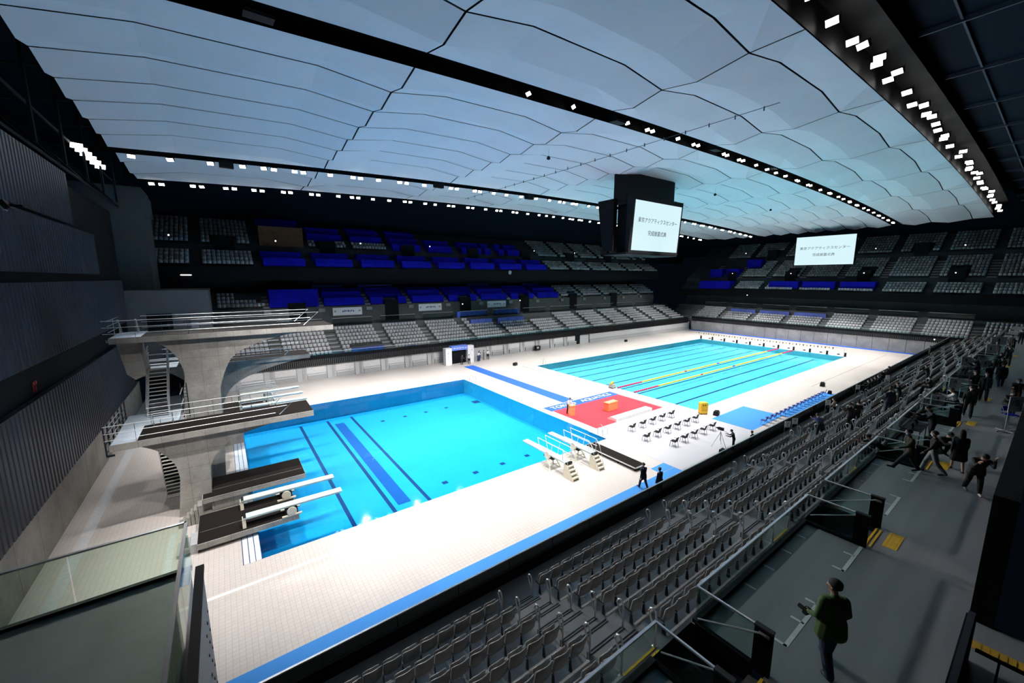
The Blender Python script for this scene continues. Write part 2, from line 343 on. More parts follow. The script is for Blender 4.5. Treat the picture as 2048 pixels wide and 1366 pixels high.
# white overflow steps along the left edge of the diving pool
for k in range(3):
    x0 = -38.85+0.25*k
    MB().box(x0+0.02, x0+0.23, DP[2], 21.0, 0.001, 0.012).build('overflow_grating', 'gutter', floor)
for k in range(4): MB().box(-38.87+0.25*k, -38.84+0.25*k, DP[2]-0.02, 21.0, 0.001, 0.010).build('overflow_slot', 'pool_line', floor)
# ---- carpets (loose things on the deck) and one painted strip of shade
def carpet(name, x0, x1, y0, y1, m, label, z=0.012):
    o = MB().box(x0, x1, y0, y1, 0.002, z).build(name, m); return tag(o, label, 'carpet')
carpet('carpet_runner', -9.45, -7.75, 9.95, 32.0, 'blue_carpet', 'long narrow blue carpet running from the entrance gate to the stage')
bc = thing('carpet_band', 'blue carpet band lettered in white along the red stage', 'carpet', (-7.2, 9.1, 0))
MB().box(-5.2, 5.15, -0.68, 0.68, 0.002, 0.016).build('band', 'blue_carpet', bc)
text_mesh('lettering', 'TOKYO', 0.98, 'white_paint', bc, (-2.85, 0, 0.018), (0, 0, 0)); text_mesh('lettering', 'AQUATICS', 0.98, 'white_paint', bc, (2.1, 0, 0.018), (0, 0, 0))
carpet('red_carpet', -12.2, -2.1, 2.6, 8.42, 'red_carpet', 'red carpet of the ceremony stage between the two pools', 0.014)
carpet('grey_carpet', -13.3, -1.5, -6.35, 2.58, 'grey_carpet', 'pale grey carpet under the rows of black chairs', 0.01)
carpet('blue_mat', -1.3, 5.2, -5.9, -2.2, 'light_blue_carpet', 'bright blue rectangular carpet right of the chair rows')
carpet('blue_mat', -14.9, -13.35, -5.75, -4.95, 'light_blue_carpet', 'small bright blue mat near the two suited men')
carpet('blue_runner', -46, -13.35, -6.45, -5.8, 'light_blue_carpet', 'long blue runner along the deck under the near parapet')
carpet('blue_runner', 5.25, 18.5, -6.45, -5.3, 'light_blue_carpet', 'blue runner with dark wavy print beside the near parapet')
carpet('shade_strip', -46, 59.7, -10.3, -6.5, 'black_mat', 'dark strip standing in for the shade on the deck under the near stand')  # dark colour stands in for shade at the foot of the stand
carpet('blue_border', 59.8, 61.5, -8, 36.3, 'blue_carpet', 'blue border strip along the far end wall')
# ---- left end wall: concrete plinth of panels, then bands of vertical ribbed cladding
wl = struct(MB().box(XL-0.6, XL-0.30, -10, 36.4, 0, 20.0).build('wall_left', 'black_panel'), 'dark end wall behind the diving tower')
for k in range(17):
    MB().box(XL-0.3, XL, -10+2.73*k+0.012, -10+2.73*(k+1)-0.012, 0, 2.5).build('panel', 'concrete_warm', wl)
def ribs(y0, y1, z0, z1, x, pitch=0.46):
    b = MB(); n = int((y1-y0)/pitch); poly = [(x-0.3, y0)]
    for k in range(n):
        y = y0+k*pitch
        poly += [(x-0.05, y), (x, y+0.05), (x, y+pitch-0.13), (x-0.05, y+pitch-0.08)]
    poly += [(x-0.05, y1), (x-0.3, y1)]
    vs = [(a, c, z0) for a, c in poly]+[(a, c, z1) for a, c in poly]; m = len(poly)
    b.add(vs, [(i, (i+1) % m, m+(i+1) % m, m+i) for i in range(m)])
    b.box(x-0.3, x-0.02, y0, y1, z1-0.03, z1); b.box(x-0.3, x-0.02, y0, y1, z0, z0+0.03)
    return b
for (y0, y1, z0, z1, x) in ((-10, 34.6, 2.5, 7.4, XL+0.02), (-10, 35.3, 9.1, 13.2, XL+0.05), (-10, 26.4, 13.75, 16.9, XL+0.05), (-10, 21.2, 17.1, 20.6, XL+0.02)):
    ribs(y0, y1, z0, z1, x).build('ribbed_cladding', 'corrugated', wl)
# corner block at the end of the far stand, with its dark door openings
cb_ = struct(MB().box(XL-0.3, -39.7, 36.5, 47.5, 2.9, 12.1).build('wall_corner', 'corner_wall'), 'pale corner wall between the end wall and the far stand')
MB().box(-45.2, -43.1, 36.46, 36.52, 6.9, 9.6).build('door_opening', 'black_panel', cb_)
MB().box(-41.6, -40.9, 36.47, 36.52, 7.6, 8.5).build('notice_board', 'painted_wall', cb_)
for x in (-44.2, -41.6): MB().box(x, x+0.03, 36.47, 36.52, 2.95, 6.6).build('panel_joint', 'dark_wall', cb_)
MB().box(XL, -39.7, 36.46, 36.52, 4.72, 4.76).build('panel_joint', 'dark_wall', cb_)
struct(MB().box(XL, -39.7, 40.5, 40.7, 0, 3).build('wall_corner', 'dark_wall'), 'dark back of the passage under the corner wall')
struct(MB().box(-41.5, -39.7, 36.5, 37.2, 0, 3).build('wall_corner', 'wall_light'), 'pale pier beside the passage opening')
struct(MB().box(-56, -44.6, 40.0, 46, 12.1, 23.2).add([(-44.6,40.0,23.2),(-44.6,40.0,20.2),(-43.9,40.0,20.0),(-43.9,40.0,21.8)], [(0,1,2,3)]).build('wall_shaft', 'shaft_wall'), 'dark grey windowless shaft wall in the upper left corner')

# ---- stands: stepped concrete, one builder for the three sides
def to_world(side, d, z, t):
    if side == 'far': return (t, 36.4+d, z)
    if side == 'end': return (XE+d, t, z)
    return (t, -10.4-d, z)
def sheet(side, prof, t0, t1, b=None, mi=0):
    b = b or MB(); n = len(prof)
    vs = [to_world(side, dd, z, t0) for dd, z in prof]+[to_world(side, dd, z, t1) for dd, z in prof]
    return b.add(vs, [(i, i+1, n+i+1, n+i) for i in range(n-1)], mi)
def sbox(b, side, d0, d1, z0, z1, t0, t1, mi=0):
    p = to_world(side, d0, z0, t0); q = to_world(side, d1, z1, t1)
    return b.box(min(p[0],q[0]), max(p[0],q[0]), min(p[1],q[1]), max(p[1],q[1]), z0, z1, mi)
def steps_prof(d0, z0, n, dep, rise, first=None):
    out = []; d_ = d0; z = z0
    for i in range(n):
        w = first if (i == 0 and first) else dep
        out += [(d_, z), (d_+w, z)]; d_ += w; z += rise
    return out, d_, z-rise
NEAR_T = (-39.35, 60.0); FAR_T = (-39.7, 60.0); END_T = (-24.0, 44.0)
# near stand
prof, dn, zn = steps_prof(0.0, 2.78, 6, 0.91, 0.43, 1.5)
near = struct(sheet('near', [(0.0, 1.6)]+prof[:-1]+[(6.45, prof[-1][1]), (6.45, 6.1)], *NEAR_T).build('stand_near', 'stand_floor'), 'grey stepped terrace of the near stand')
Y_STEP = [-10.4]+[-11.9-0.91*i for i in range(6)]          # front edges of the near treads, last one is the walkway edge
AISLES = [-31.7+7.62*k for k in range(12)]
# walkway floor with notches for the stairs
wk = MB(); rect(wk, -46, 60, -20.4, -18.3, 6.1)
xs = [-46.0]+[v for a in AISLES for v in (a-0.72, a+0.72)]+[60.0]
for i in range(0, len(xs), 2):
    if xs[i+1] > xs[i]: rect(wk, xs[i], xs[i+1], -18.3, -16.85, 6.1)
walk = struct(wk.build('floor_walkway', 'walkway_floor'), 'grey vinyl floor of the concourse walkway')
for a in AISLES:
    b = MB()
    for k in range(6):
        z1 = 6.1-0.195*(k+1); y1 = -18.3+0.26*k
        b.box(a-0.72, a+0.72, y1, y1+0.26, 4.6, z1)
    b.build('stair', 'stand_step', near)
    for k in range(1, 6):     # half-steps between the treads
        y = Y_STEP[k]
        MB().box(a-0.62, a+0.62, y, y+0.42, 2.78+0.43*(k-1), 2.78+0.43*(k-1)+0.215).build('half_step', 'stand_floor', near)
        for dy, dz in ((0.02, 0.43), (0.40, 0.215)):
            if a < 8:
                MB().box(a-0.62, a+0.62, y+dy-0.05, y+dy-0.02, 2.78+0.43*(k-1)+dz, 2.78+0.43*(k-1)+dz+0.006).box(a-0.62, a+0.62, y+dy-0.12, y+dy-0.09, 2.78+0.43*(k-1)+dz, 2.78+0.43*(k-1)+dz+0.006).build('step_nosing', 'black_metal', near)
    for y, z in ((-11.55, 2.78), (-16.2, 4.93), (-18.38, 6.1)):
        MB().box(a-0.6, a+0.6, y-0.05, y, z, z+0.012).box(a-0.6, a+0.6, y+0.05, y+0.10, z, z+0.012).build('yellow_nosing', 'yellow', near)

# near parapet: black inner face, dark glass panes, slim steel top rail
MB().box(-39.35, 60, -10.40, -10.28, 1.6, 3.22).build('parapet_base', 'black_panel', near)
pr = thing('parapet_glazing', 'dark glazed parapet with a slim steel rail along the near stand', 'parapet', (0, -10.34, 3.2))
for k in range(49):
    x = -39.3+2.04*k
    MB().box(x+0.012, x+2.028, -0.008, 0.008, 0.0, 0.42).build('pane', 'dark_glass', pr); MB().box(x-0.012, x+0.012, -0.012, 0.012, 0, 0.42).build('mullion', 'black_metal', pr)
MB().box(-39.3, 60, -0.03, 0.03, 0.42, 0.455).build('top_rail', 'steel', pr)
# wall fin and raised platform at the left end of the near stand
fin = struct(MB().box(-39.43, -39.35, -20, -11.15, 0, 7.64).build('wall_fin', 'fin_grey'), 'grey bolted wall fin at the left end of the near stand')
MB().box(-39.46, -39.32, -20, -11.12, 7.64, 7.70).build('coping', 'black_panel', fin)
for i in range(9):
    for j in range(3): MB().box(-39.35, -39.335, -11.35-0.35*j, -11.31-0.35*j, 3.4+0.42*i, 3.44+0.42*i).build('bolt', 'black_metal', fin)
plat = struct(MB().box(-60, -39.66, -24, -9.95, 6.3, 7.0).build('floor_platform', 'stand_floor'), 'dark grey floor of the raised platform in the lower left')
gb = thing('glass_balustrade', 'clear greenish glass balustrade edging the raised platform', 'balustrade', (-39.62, -10.0, 7.0))
for x0, x1 in ((-1.78, -0.02), (-3.58, -1.81), (-5.4, -3.61), (-7.2, -5.43)): MB().box(x0, x1, -0.01, 0.01, 0.06, 1.12).build('pane', 'green_glass', gb)
MB().box(-8, 0, -0.03, 0.03, 1.12, 1.15).build('top_rail', 'steel', gb)
MB().box(-8, 0, -0.05, 0.05, 0.0, 0.07).build('shoe', 'black_metal', gb)
for y0, y1 in ((-1.9, -0.05), (-3.8, -1.93), (-5.7, -3.83)): MB().box(-0.01, 0.01, y0, y1, 0.06, 1.12).build('pane', 'green_glass', gb)
MB().box(-0.03, 0.03, -6, 0.03, 1.12, 1.15).build('top_rail', 'rail_dark', gb)
# right side of the walkway: black wall, then an opening with a railed stair landing
struct(MB().box(-26.0, 60, -20.7, -20.35, 6.1, 9.0).build('wall_concourse', 'black_panel'), 'black concourse wall along the right of the walkway')
struct(MB().box(-60, 60, -40, -39.8, 6, 30).build('wall_back', 'black_panel'), 'black back wall far behind the near stand')
struct(MB().box(-60, 60, -40, -20.35, 9.0, 9.4).build('floor_upper', 'dark_wall'), 'dark underside of the upper near tier') if False else None
struct(MB().box(-46, -25.9, -24, -20.4, 5.6, 6.1).build('floor_landing', 'walkway_floor'), 'dim stair landing at the lower right')
for k, (x0, x1) in enumerate(((-27.0, -26.72), (-28.6, -28.3))):
    b = MB(); b.box(x0, x1, -23.5, -20.46, 6.1, 6.112)
    for q in range(26): b.box(x0+0.05, x0+0.23, -23.4+0.112*q, -23.36+0.112*q, 6.112, 6.118)
    tag(b.build('tactile_strip', 'yellow_dark'), ('yellow tactile strip across the landing, nearer the black wall', 'yellow tactile strip across the landing behind the low rail')[k], 'tactile strip')
lr = thing('landing_rail', 'dark capped solid balustrade beside the stair landing', 'railing', (-27.9, -20.42, 6.1))
MB().box(-6, 0.45, -0.07, 0.07, 0.0, 0.95).build('solid_panel', 'black_panel', lr); MB().box(-6, 0.5, -0.045, 0.045, 0.95, 0.99).build('cap_rail', 'rail_dark', lr)
lw = thing('low_railing', 'low black rail with slim balusters across the stair landing', 'railing', (-28.0, -20.55, 6.1))
MB().box(-0.02, 0.02, -3, 0, 0.60, 0.66).build('top_bar', 'black_metal', lw)
for q in range(8): MB().box(-0.015, 0.015, -0.3-0.35*q, -0.27-0.35*q, 0, 0.6).build('baluster', 'black_metal', lw)
# wheelchair-bay markings on the walkway
for k, a in enumerate(AISLES[:4]):
    x0 = a+0.95
    for j in range(5): MB().box(x0+0.78+1.06*j, x0+0.84+1.06*j, -17.26, -17.0, 6.1, 6.104).build('bay_mark', 'white_paint', walk)
    for (u0, u1) in ((0.75, 2.55), (4.3, 6.1)):
        MB().box(x0+u0, x0+u1, -18.32, -18.24, 6.1, 6.104).build('bay_mark', 'white_paint', walk)
        for u in (u0, (u0+u1)/2, u1-0.06): MB().box(x0+u, x0+u+0.06, -18.3, -18.05, 6.1, 6.104).build('bay_mark', 'white_paint', walk)

# far stand
p1, d1, z1 = steps_prof(0.15, 2.78, 7, 0.91, 0.43, 1.4)
far = struct(sheet('far', [(0.8, 1.95), (0.0, 1.95), (0.0, 2.78)]+p1+[(d1, 6.3), (10.8, 6.3), (10.8, 9.0)], *FAR_T).build('stand_far', 'stand_step'), 'grey stepped terrace of the far stand')
p2, d2, z2 = steps_prof(10.8, 9.0, 5, 0.86, 0.48)
sheet('far', p2+[(d2, 11.2), (17.0, 11.2)], *FAR_T).build('middle_terrace', 'stand_step', far)
p3, d3, z3 = steps_prof(9.9, 15.0, 4, 0.85, 0.5)
UP_T = (-48.5, 60.0)
sheet('far', [(17.0, 13.1), (9.9, 13.1), (9.9, 15.0)]+p3+[(14.0, 16.5), (14.0, 18.1)], *UP_T).build('upper_terrace', 'dark_grey_wall', far)
p4, d4, z4 = steps_prof(14.0, 18.1, 8, 0.85, 0.56)
sheet('far', p4, *UP_T).build('top_terrace', 'dark_grey_wall', far)
sheet('far', [(17.0, 11.2), (17.0, 13.1)], *UP_T).build('lounge_wall', 'dark_wall', far)
sheet('far', [(d4, 18), (d4, 30)], -60, 90).build('back_wall', 'roof_dark', far)
b = MB(); sbox(b, 'far', 9.82, 9.9, 13.1, 15.0, *UP_T); b.build('upper_fascia', 'black_panel', far)
# far-end stand
p1, d1e, z1 = steps_prof(0.15, 3.0, 6, 0.91, 0.43, 1.4)
end = struct(sheet('end', [(0.5, 0.0), (0.5, 2.35), (0.0, 2.35), (0.0, 3.0)]+p1+[(d1e, 6.1), (10.0, 6.1), (10.0, 10.6)], *END_T).build('stand_end', 'stand_step'), 'grey stepped terrace of the end stand')
p2, d2e, z2 = steps_prof(5.9, 10.5, 4, 0.85, 0.45)
sheet('end', [(9.5, 8.8), (5.9, 8.8), (5.9, 10.5)]+p2+[(d2e, 12.0), (9.6, 12.0), (9.6, 13.5)], *END_T).build('upper_terrace', 'dark_grey_wall', end)
p3, d3e, z3 = steps_prof(9.6, 13.5, 8, 0.85, 0.5)
sheet('end', p3+[(d3e, 18.6)], *END_T).build('top_terrace', 'dark_grey_wall', end)
p4, d4e, z4 = steps_prof(d3e, 18.6, 8, 0.85, 0.56)
sheet('end', p4, *END_T).build('roof_terrace', 'dark_grey_wall', end)
sheet('end', [(d4e, 20), (d4e, 30)], -50, 70).build('back_wall', 'roof_dark', end)
b = MB(); sbox(b, 'end', 5.85, 5.9, 8.8, 10.5, *END_T); b.build('upper_fascia', 'black_panel', end)
FAR_A = [-33.3+7.25*k for k in range(13)]
END_A = [36.9-7.1*k for k in range(9)]
for side, par, t0, t1, zf0, zf1 in (('far', far, -39.7, 60, 1.95, 2.80), ('end', end, -12, 36.4, 2.35, 3.02)):
    b = MB(); n = int((t1-t0)/0.24)
    for k in range(n): sbox(b, side, -0.10, 0.0, zf0, zf1, t0+0.24*k, t0+0.24*k+0.13)
    o = b.build('fascia_slats', 'black_slat', par); o['kind'] = 'stuff'
    b = MB(); sbox(b, side, 0.02, 0.12, zf0-0.02, zf1+0.42, t0, t1); b.build('fascia', 'black_panel', par)
    b = MB(); sbox(b, side, 0.03, 0.06, zf1+0.42, zf1+0.82, t0, t1); b.build('parapet_glass', 'rail_glass', par)
    b = MB(); sbox(b, side, 0.0, 0.09, zf1+0.82, zf1+0.86, t0, t1); b.build('parapet_rail', 'steel', par)
# aisle steps on the far and end stands
for a in FAR_A:
    b = MB()
    for i in range(7):
        dd = 0.15+(1.4+0.91*(i-1) if i else 0.9)
        sbox(b, 'far', dd-0.42 if i else 0.2, dd, 2.7+0.43*(i-1), 2.78+0.43*i-0.215, a-0.6, a+0.6) if i else None
    b.build('aisle_steps', 'stand_floor', far)
    b = MB()
    for i in range(5): sbox(b, 'far', 10.8+0.86*i-0.4, 10.8+0.86*i, 8.7+0.48*(i-1), 9.0+0.48*i-0.24, a-0.45, a+0.45)
    b.build('aisle_steps', 'stand_floor', far)
for a in END_A:
    b = MB()
    for i in range(1, 6): sbox(b, 'end', 0.15+1.4+0.91*(i-1)-0.42, 0.15+1.4+0.91*(i-1), 2.9+0.43*(i-1), 3.0+0.43*i-0.215, a-0.6, a+0.6)
    b.build('aisle_steps', 'stand_floor', end)
    b = MB()
    for i in range(1, 8): sbox(b, 'end', 9.6+0.85*i-0.4, 9.6+0.85*i, 13+0.5*(i-1), 13.5+0.5*i-0.25, a-0.6, a+0.6)
    b.build('aisle_steps', 'stand_floor', end)
# dark vomitory portals
def portal(par, side, d0, d1, z0, z1, t, w):
    b = MB(); sbox(b, side, d0, d1, z0, z1, t-w/2, t+w/2); b.build('portal', 'black_panel', par)
for k in range(6): portal(far, 'far', 10.75, 13.0, 6.3, 9.7, -30.0+14.5*k+0.6, 2.4)
for k in range(7): portal(far, 'far', 13.95, 16.5, 16.5, 19.3, -37.5+13.6*k, 2.4)
for t in (31.4, 18.0, 4.5, -8.75): portal(end, 'end', 9.5, 12.0, 12.0, 15.0, t, 2.2)
for t in (25.0, 11.0, -2.5): portal(end, 'end', d3e-0.05, d3e+2, 18.0, 20.6, t, 2.2)
# concrete wall under the far stand: buttresses, recessed panels, ledges
wf = struct(MB().box(-39.7, 61.6, 36.95, 37.15, 0, 2.0).build('wall_far', 'wall_light'), 'pale wall under the far stand')
for k in range(16):
    x = -38.5+3.65*k
    if x > 18: break
    if -12 < x < -5: continue
    MB().prism([(36.62, 0), (36.97, 0), (36.97, 1.95), (36.85, 1.95)], 'x', x-0.28, x+0.28).build('buttress', 'wall_light', wf)
    MB().box(x+0.95, x+3.2, 36.72, 36.96, 0.0, 0.66).build('ledge', 'painted_wall', wf)
    MB().tube([(x+0.95, 36.72, 0.70), (x+3.2, 36.72, 0.70)], 0.035, 6).build('ledge_rail', 'white_paint', wf)
    MB().box(x+0.9, x+3.25, 36.92, 36.97, 0.85, 1.9).build('panel', 'grating', wf)
    for q in (0.42, 0.6): MB().box(x+q, x+q+0.06, 36.88, 36.96, 0, 1.95).build('pipe', 'painted_wall', wf)
MB().box(19.2, 20.6, 36.90, 37.0, 0, 1.9).build('doorway', 'black_panel', wf)
MB().box(23.2, 60, 36.6, 37.0, 0.75, 2.0).build('long_panel', 'wall_light', wf); MB().box(23.2, 60, 36.5, 37.0, 0, 0.72).build('long_ledge', 'painted_wall', wf)
we = struct(MB().box(XE+0.35, XE+0.5, -12, 36.6, 0, 2.4).build('wall_end', 'concrete_wall'), 'grey fair-faced concrete wall under the end stand')
ys = [-12+k*2.35 for k in range(21)]
for k in range(20): MB().box(XE+0.02, XE+0.35, ys[k]+0.025, ys[k+1]-0.025, 0, 2.36).build('panel', 'concrete_wall', we)

# ---- ceiling: quilted vault of folded panels hung in rows between the lighting tracks
CX = [-44.6, -29.1, -15.2, -1.3, 12.6, 26.5, 40.3, 54.2, 70.0]
ROWS = [(-12.0, -9.5), (-9.5, -4.4), (-4.4, -0.5), (1.0, 4.7), (4.7, 8.2), (8.2, 11.7), (11.7, 15.0), (15.0, 18.5), (18.5, 22.0), (22.0, 25.5), (26.9, 30.6), (30.6, 35.7), (35.7, 38.2)]
ceil_b = MB()
for i in range(len(CX)-1):
    for xa, xb in ((CX[i], (CX[i]+CX[i+1])/2), ((CX[i]+CX[i+1])/2, CX[i+1])):
        for y0, y1 in ((-11.9, -0.5), (1.0, 25.5), (26.9, 38.1)):
            za, zb = roof_z(xa)+0.75, roof_z(xb)+0.75
            ceil_b.quad((xa,y0,za), (xb,y0,zb), (xb,y1,zb), (xa,y1,za))
ceiling = struct(ceil_b.build('ceiling', 'ceiling_joint'), 'white quilted vault of folded ceiling panels')
def panel(x0, x1, y0, y1):
    flat0 = y0 in (-12.0, 1.0, 26.9); flat1 = y1 in (-0.5, 25.5, 38.2)     # edges that meet a lighting track run straight
    g = 0.055; us = (0, 0.26, 0.74, 1); hu = (0, 0.50, 0.50, 0.0); vs_ = (0, 0.55, 1) if y1-y0 > 3 else (0, 1); hv = (0, -0.40, 0) if y1-y0 > 3 else (0, 0)
    V = []; F = []
    for u, h in zip(us, hu):
        for v, k in zip(vs_, hv):
            x = x0+g+(x1-x0-2*g)*u; y = y0+g+(y1-y0-2*g)*v
            fl = 0.0 if ((flat0 and v == 0) or (flat1 and v == 1)) else 1.0
            V.append((x, y, roof_z(x)+h*fl+k*(1 if 0 < u < 1 else 0.9)-0.02))
    n = len(vs_)
    for i in range(3):
        for j in range(n-1): F.append((i*n+j, i*n+j+1, (i+1)*n+j+1, (i+1)*n+j))
    return MB().add(V, F)
for i in range(len(CX)-1):
    for (y0, y1) in ROWS: panel(CX[i], CX[i+1], y0, y1).build('panel', 'ceiling_panel', ceiling)
# lighting tracks (dark channels) between the panel rows
def xsamp(n=24): return [CX[0]-1+(CX[-1]-CX[0]+1)*k/n for k in range(n+1)]
def channel(y0, y1, depth, top, name='lighting_track'):
    b = MB(); X = xsamp()
    def strip(ya, za, yb, zb):
        vs = [(x, ya, roof_z(x)+za) for x in X]+[(x, yb, roof_z(x)+zb) for x in X]; n = len(X)
        b.add(vs, [(i, i+1, n+i+1, n+i) for i in range(n-1)])
    strip(y0, -0.1, y0, top); strip(y1, -0.1, y1, top); strip(y0, top, y1, top)
    return b
for (y0, y1, lab) in ((-0.5, 1.0, 'near'), (25.5, 26.9, 'far')):
    struct(channel(y0, y1, 0, 1.0).build('ceiling_track', 'black_panel'), f'dark lighting track let into the {lab} half of the ceiling')
b = MB(); X = xsamp()
for (ya, za, yb, zb) in ((-12.0, 0.0, -12.0, 1.5), (-12.0, 1.5, -13.6, 1.5)):
    n = len(X); b.add([(x, ya, roof_z(x)+za) for x in X]+[(x, yb, roof_z(x)+zb) for x in X], [(i, i+1, n+i+1, n+i) for i in range(n-1)])
struct(b.build('ceiling_track', 'trough'), 'dark lighting trough along the right edge of the ceiling')
b = MB()
for (ya, za, yb, zb) in ((38.2, 0.0, 38.2, 1.5), (38.2, 1.5, 39.8, 1.5)):
    n = len(X); b.add([(x, ya, roof_z(x)+za) for x in X]+[(x, yb, roof_z(x)+zb) for x in X], [(i, i+1, n+i+1, n+i) for i in range(n-1)])
struct(b.build('ceiling_track', 'black_panel'), 'dark lighting trough along the far edge of the ceiling')
# dark outer roof with its grid of slim beams
roof = struct(MB().box(-75, 95, -60, 75, 30.0, 30.4).build('ceiling_outer', 'roof_dark'), 'dark outer roof above the stands')
ro2 = MB()
rect(ro2, -60, 95, -45, -13.6, 27.6); ro2.build('soffit', 'roof_dark', roof)
for k in range(12):
    y = -15.5-2.6*k; MB().box(-40, 90, y-0.05, y+0.05, 27.42, 27.58).build('beam', 'beam_dark', roof)
for k in range(14):
    x = -30+8.6*k; MB().box(x-0.07, x+0.07, -45, -13.8, 27.3, 27.58).build('beam', 'beam_dark', roof)
b = MB()
for k in range(90):
    x = -30+1.3*k; b.box(x, x+1.1, -19.3, -18.7, 27.2, 27.3)
o = b.build('cable_tray', 'beam_dark', roof); o['kind'] = 'stuff'
# truss zone left of the ceiling
rect(ro2 := MB(), -75, -44.8, -45, 75, 28.5); ro2.build('soffit', 'roof_dark', roof)
for k in range(9):
    y = -8+5.6*k
    b = MB(); b.tube([(-46.5, y, 21.0), (-52, y, 27.8)], 0.09, 5); b.tube([(-45.2, y, 25.2), (-58, y, 23.0)], 0.08, 5); b.tube([(-46.2, y, 21.0), (-46.2, y, 27)], 0.1, 5)
    b.build('truss', 'truss_dark', roof)
for z in (21.0, 23.4): MB().tube([(-46.6, -10, z), (-46.6, 40, z)], 0.1, 5).build('truss_chord', 'truss_dark', roof)
MB().box(-62, -61.8, -45, 75, 16, 30).build('gable', 'roof_dark', roof)
# ================================================================ SEATS
def shell(w, h, bulge, thick, z0, y0, rake, n=6, m=3, crown=0.035):
    """curved seat shell: convex to the rear (-y), rounded top"""
    V = []; F = []
    for s_ in (0, 1):
        for j in range(m+1):
            for i in range(n+1):
                u = i/n*2-1; v = j/m
                ww = w/2*(1-0.10*(1-v)**2)
                x = u*ww*(1-0.05*(v > 0.9)*abs(u)); y = y0-rake*v-bulge*(1-u*u)*(0.6+0.4*v)+(thick if s_ else 0)
                z = z0+h*v-(crown*u*u*u*u*1.6 if v > 0.6 else 0)
                V.append((x, y, z))
    k = (m+1)*(n+1)
    for j in range(m):
        for i in range(n):
            a = j*(n+1)+i
            F.append((a, a+1, a+n+2, a+n+1)); F.append((k+a+n+1, k+a+n+2, k+a+1, k+a))
    for j in range(m):
        a = j*(n+1); F.append((a, a+n+1, k+a+n+1, k+a)); a += n; F.append((a+n+1, a, k+a, k+a+n+1))
    for i in range(n):
        F.append((i+1, i, k+i, k+i+1)); a = m*(n+1)+i; F.append((a, a+1, k+a+1, k+a))
    return MB().add(V, F)
SEAT = 0.52
me_back = shell(0.50, 0.44, 0.075, 0.035, 0.38, 0.06, 0.07).mesh('backrest', 'seat_grey', True)
me_pan = shell(0.43, 0.36, 0.05, 0.03, 0.40, 0.15, 0.02, 4, 2).mesh('seat_pan', 'seat_grey', True)
bk = MB(); bk.prism([(-0.05, 0.10), (0.06, 0.10), (0.05, 0.38), (0.0, 0.40)], 'x', -0.264, -0.246); bk.box(-0.264, -0.246, 0.0, 0.24, 0.42, 0.45)
me_brk = bk.mesh('bracket', 'seat_bracket')
me_rail = MB().box(-SEAT/2, SEAT/2, -0.11, -0.05, 0.10, 0.16).mesh('beam', 'seat_rail')
PARTS = (('backrest', me_back), ('seat_pan', me_pan), ('bracket', me_brk), ('beam', me_rail))
def seat_thing(loc, rotz, label, group):
    r = thing('stadium_seat', label, 'seat', loc, rotz, group)
    for n, me in PARTS: obj(n, me, r)
# low-poly merged seats for everything past the 300 largest
class SeatCloud:
    def __init__(s): s.loc = []
    def add(s, x, y, z, rot): s.loc.append((x, y, z, rot))
    def build(s, name, label, m):
        b = MB()
        b.prism([(-0.02, 0.36), (0.03, 0.36), (-0.04, 0.82), (-0.09, 0.82)], 'x', -0.225, 0.225)
        b.prism([(0.08, 0.34), (0.13, 0.36), (0.07, 0.74), (0.03, 0.74)], 'x', -0.205, 0.205)
        b.box(-0.27, -0.245, -0.04, 0.10, 0.05, 0.40, 1)
        V = np.array(b.v); F = b.f; nv = len(V); L = np.array(s.loc); n = len(L)
        c, q = np.cos(L[:, 3])[:, None], np.sin(L[:, 3])[:, None]
        X = V[None, :, 0]*c-V[None, :, 1]*q+L[:, 0:1]; Y = V[None, :, 0]*q+V[None, :, 1]*c+L[:, 1:2]; Z = np.repeat(V[None, :, 2], n, 0)+L[:, 2:3]
        P = np.stack([X, Y, Z], -1).reshape(-1, 3)
        FA = np.array(F); FF = (FA[None]+(np.arange(n)*nv)[:, None, None]).reshape(-1, 4)
        me = bpy.data.meshes.new(name); me.vertices.add(len(P)); me.vertices.foreach_set('co', P.ravel())
        me.loops.add(FF.size); me.loops.foreach_set('vertex_index', FF.ravel().astype(np.int32)); me.polygons.add(len(FF))
        me.polygons.foreach_set('loop_start', np.arange(0, FF.size, 4, dtype=np.int32)); me.polygons.foreach_set('loop_total', np.full(len(FF), 4, dtype=np.int32))
        me.materials.append(MATS[m]); me.materials.append(MATS['seat_bracket'])
        me.polygons.foreach_set('material_index', np.tile(np.array(b.m, dtype=np.int32), n)); me.update(calc_edges=True); me.validate()
        return tag(obj(name, me), label, 'seats', kind='stuff')
# near stand rows (seats face the pool, +y)
cand = []
edges = [-39.3]+[v for a in AISLES for v in (a-0.70, a+0.70)]+[58.0]
for bi in range(0, len(edges), 2):
    xa, xb = edges[bi], edges[bi+1]
    n = int((xb-xa)/SEAT)
    if n < 1: continue
    off = (xb-xa-n*SEAT)/2
    if bi == 0: off = xb-xa-n*SEAT
    for r in range(6):
        for k in range(n):
            x = xa+off+SEAT*(k+0.5); y = -11.56-0.91*r; z = 2.78+0.43*r
            cand.append((bi//2, r, k, x, y, z))
def in_view(x, y, z):
    v = Vector((x, y, z+0.6))-CAM; zc = v.dot(_f)
    if zc < 0.5: return None
    u, w = 796.4*v.dot(_r)/zc, 796.4*v.dot(_u)/zc
    return zc if abs(u) < 1040 and abs(w) < 700 else None
vis = sorted([(in_view(*c[3:]), c) for c in cand if in_view(*c[3:]) is not None], key=lambda q: q[0])
single = set(c for _, c in vis[:300])
cloud = SeatCloud()
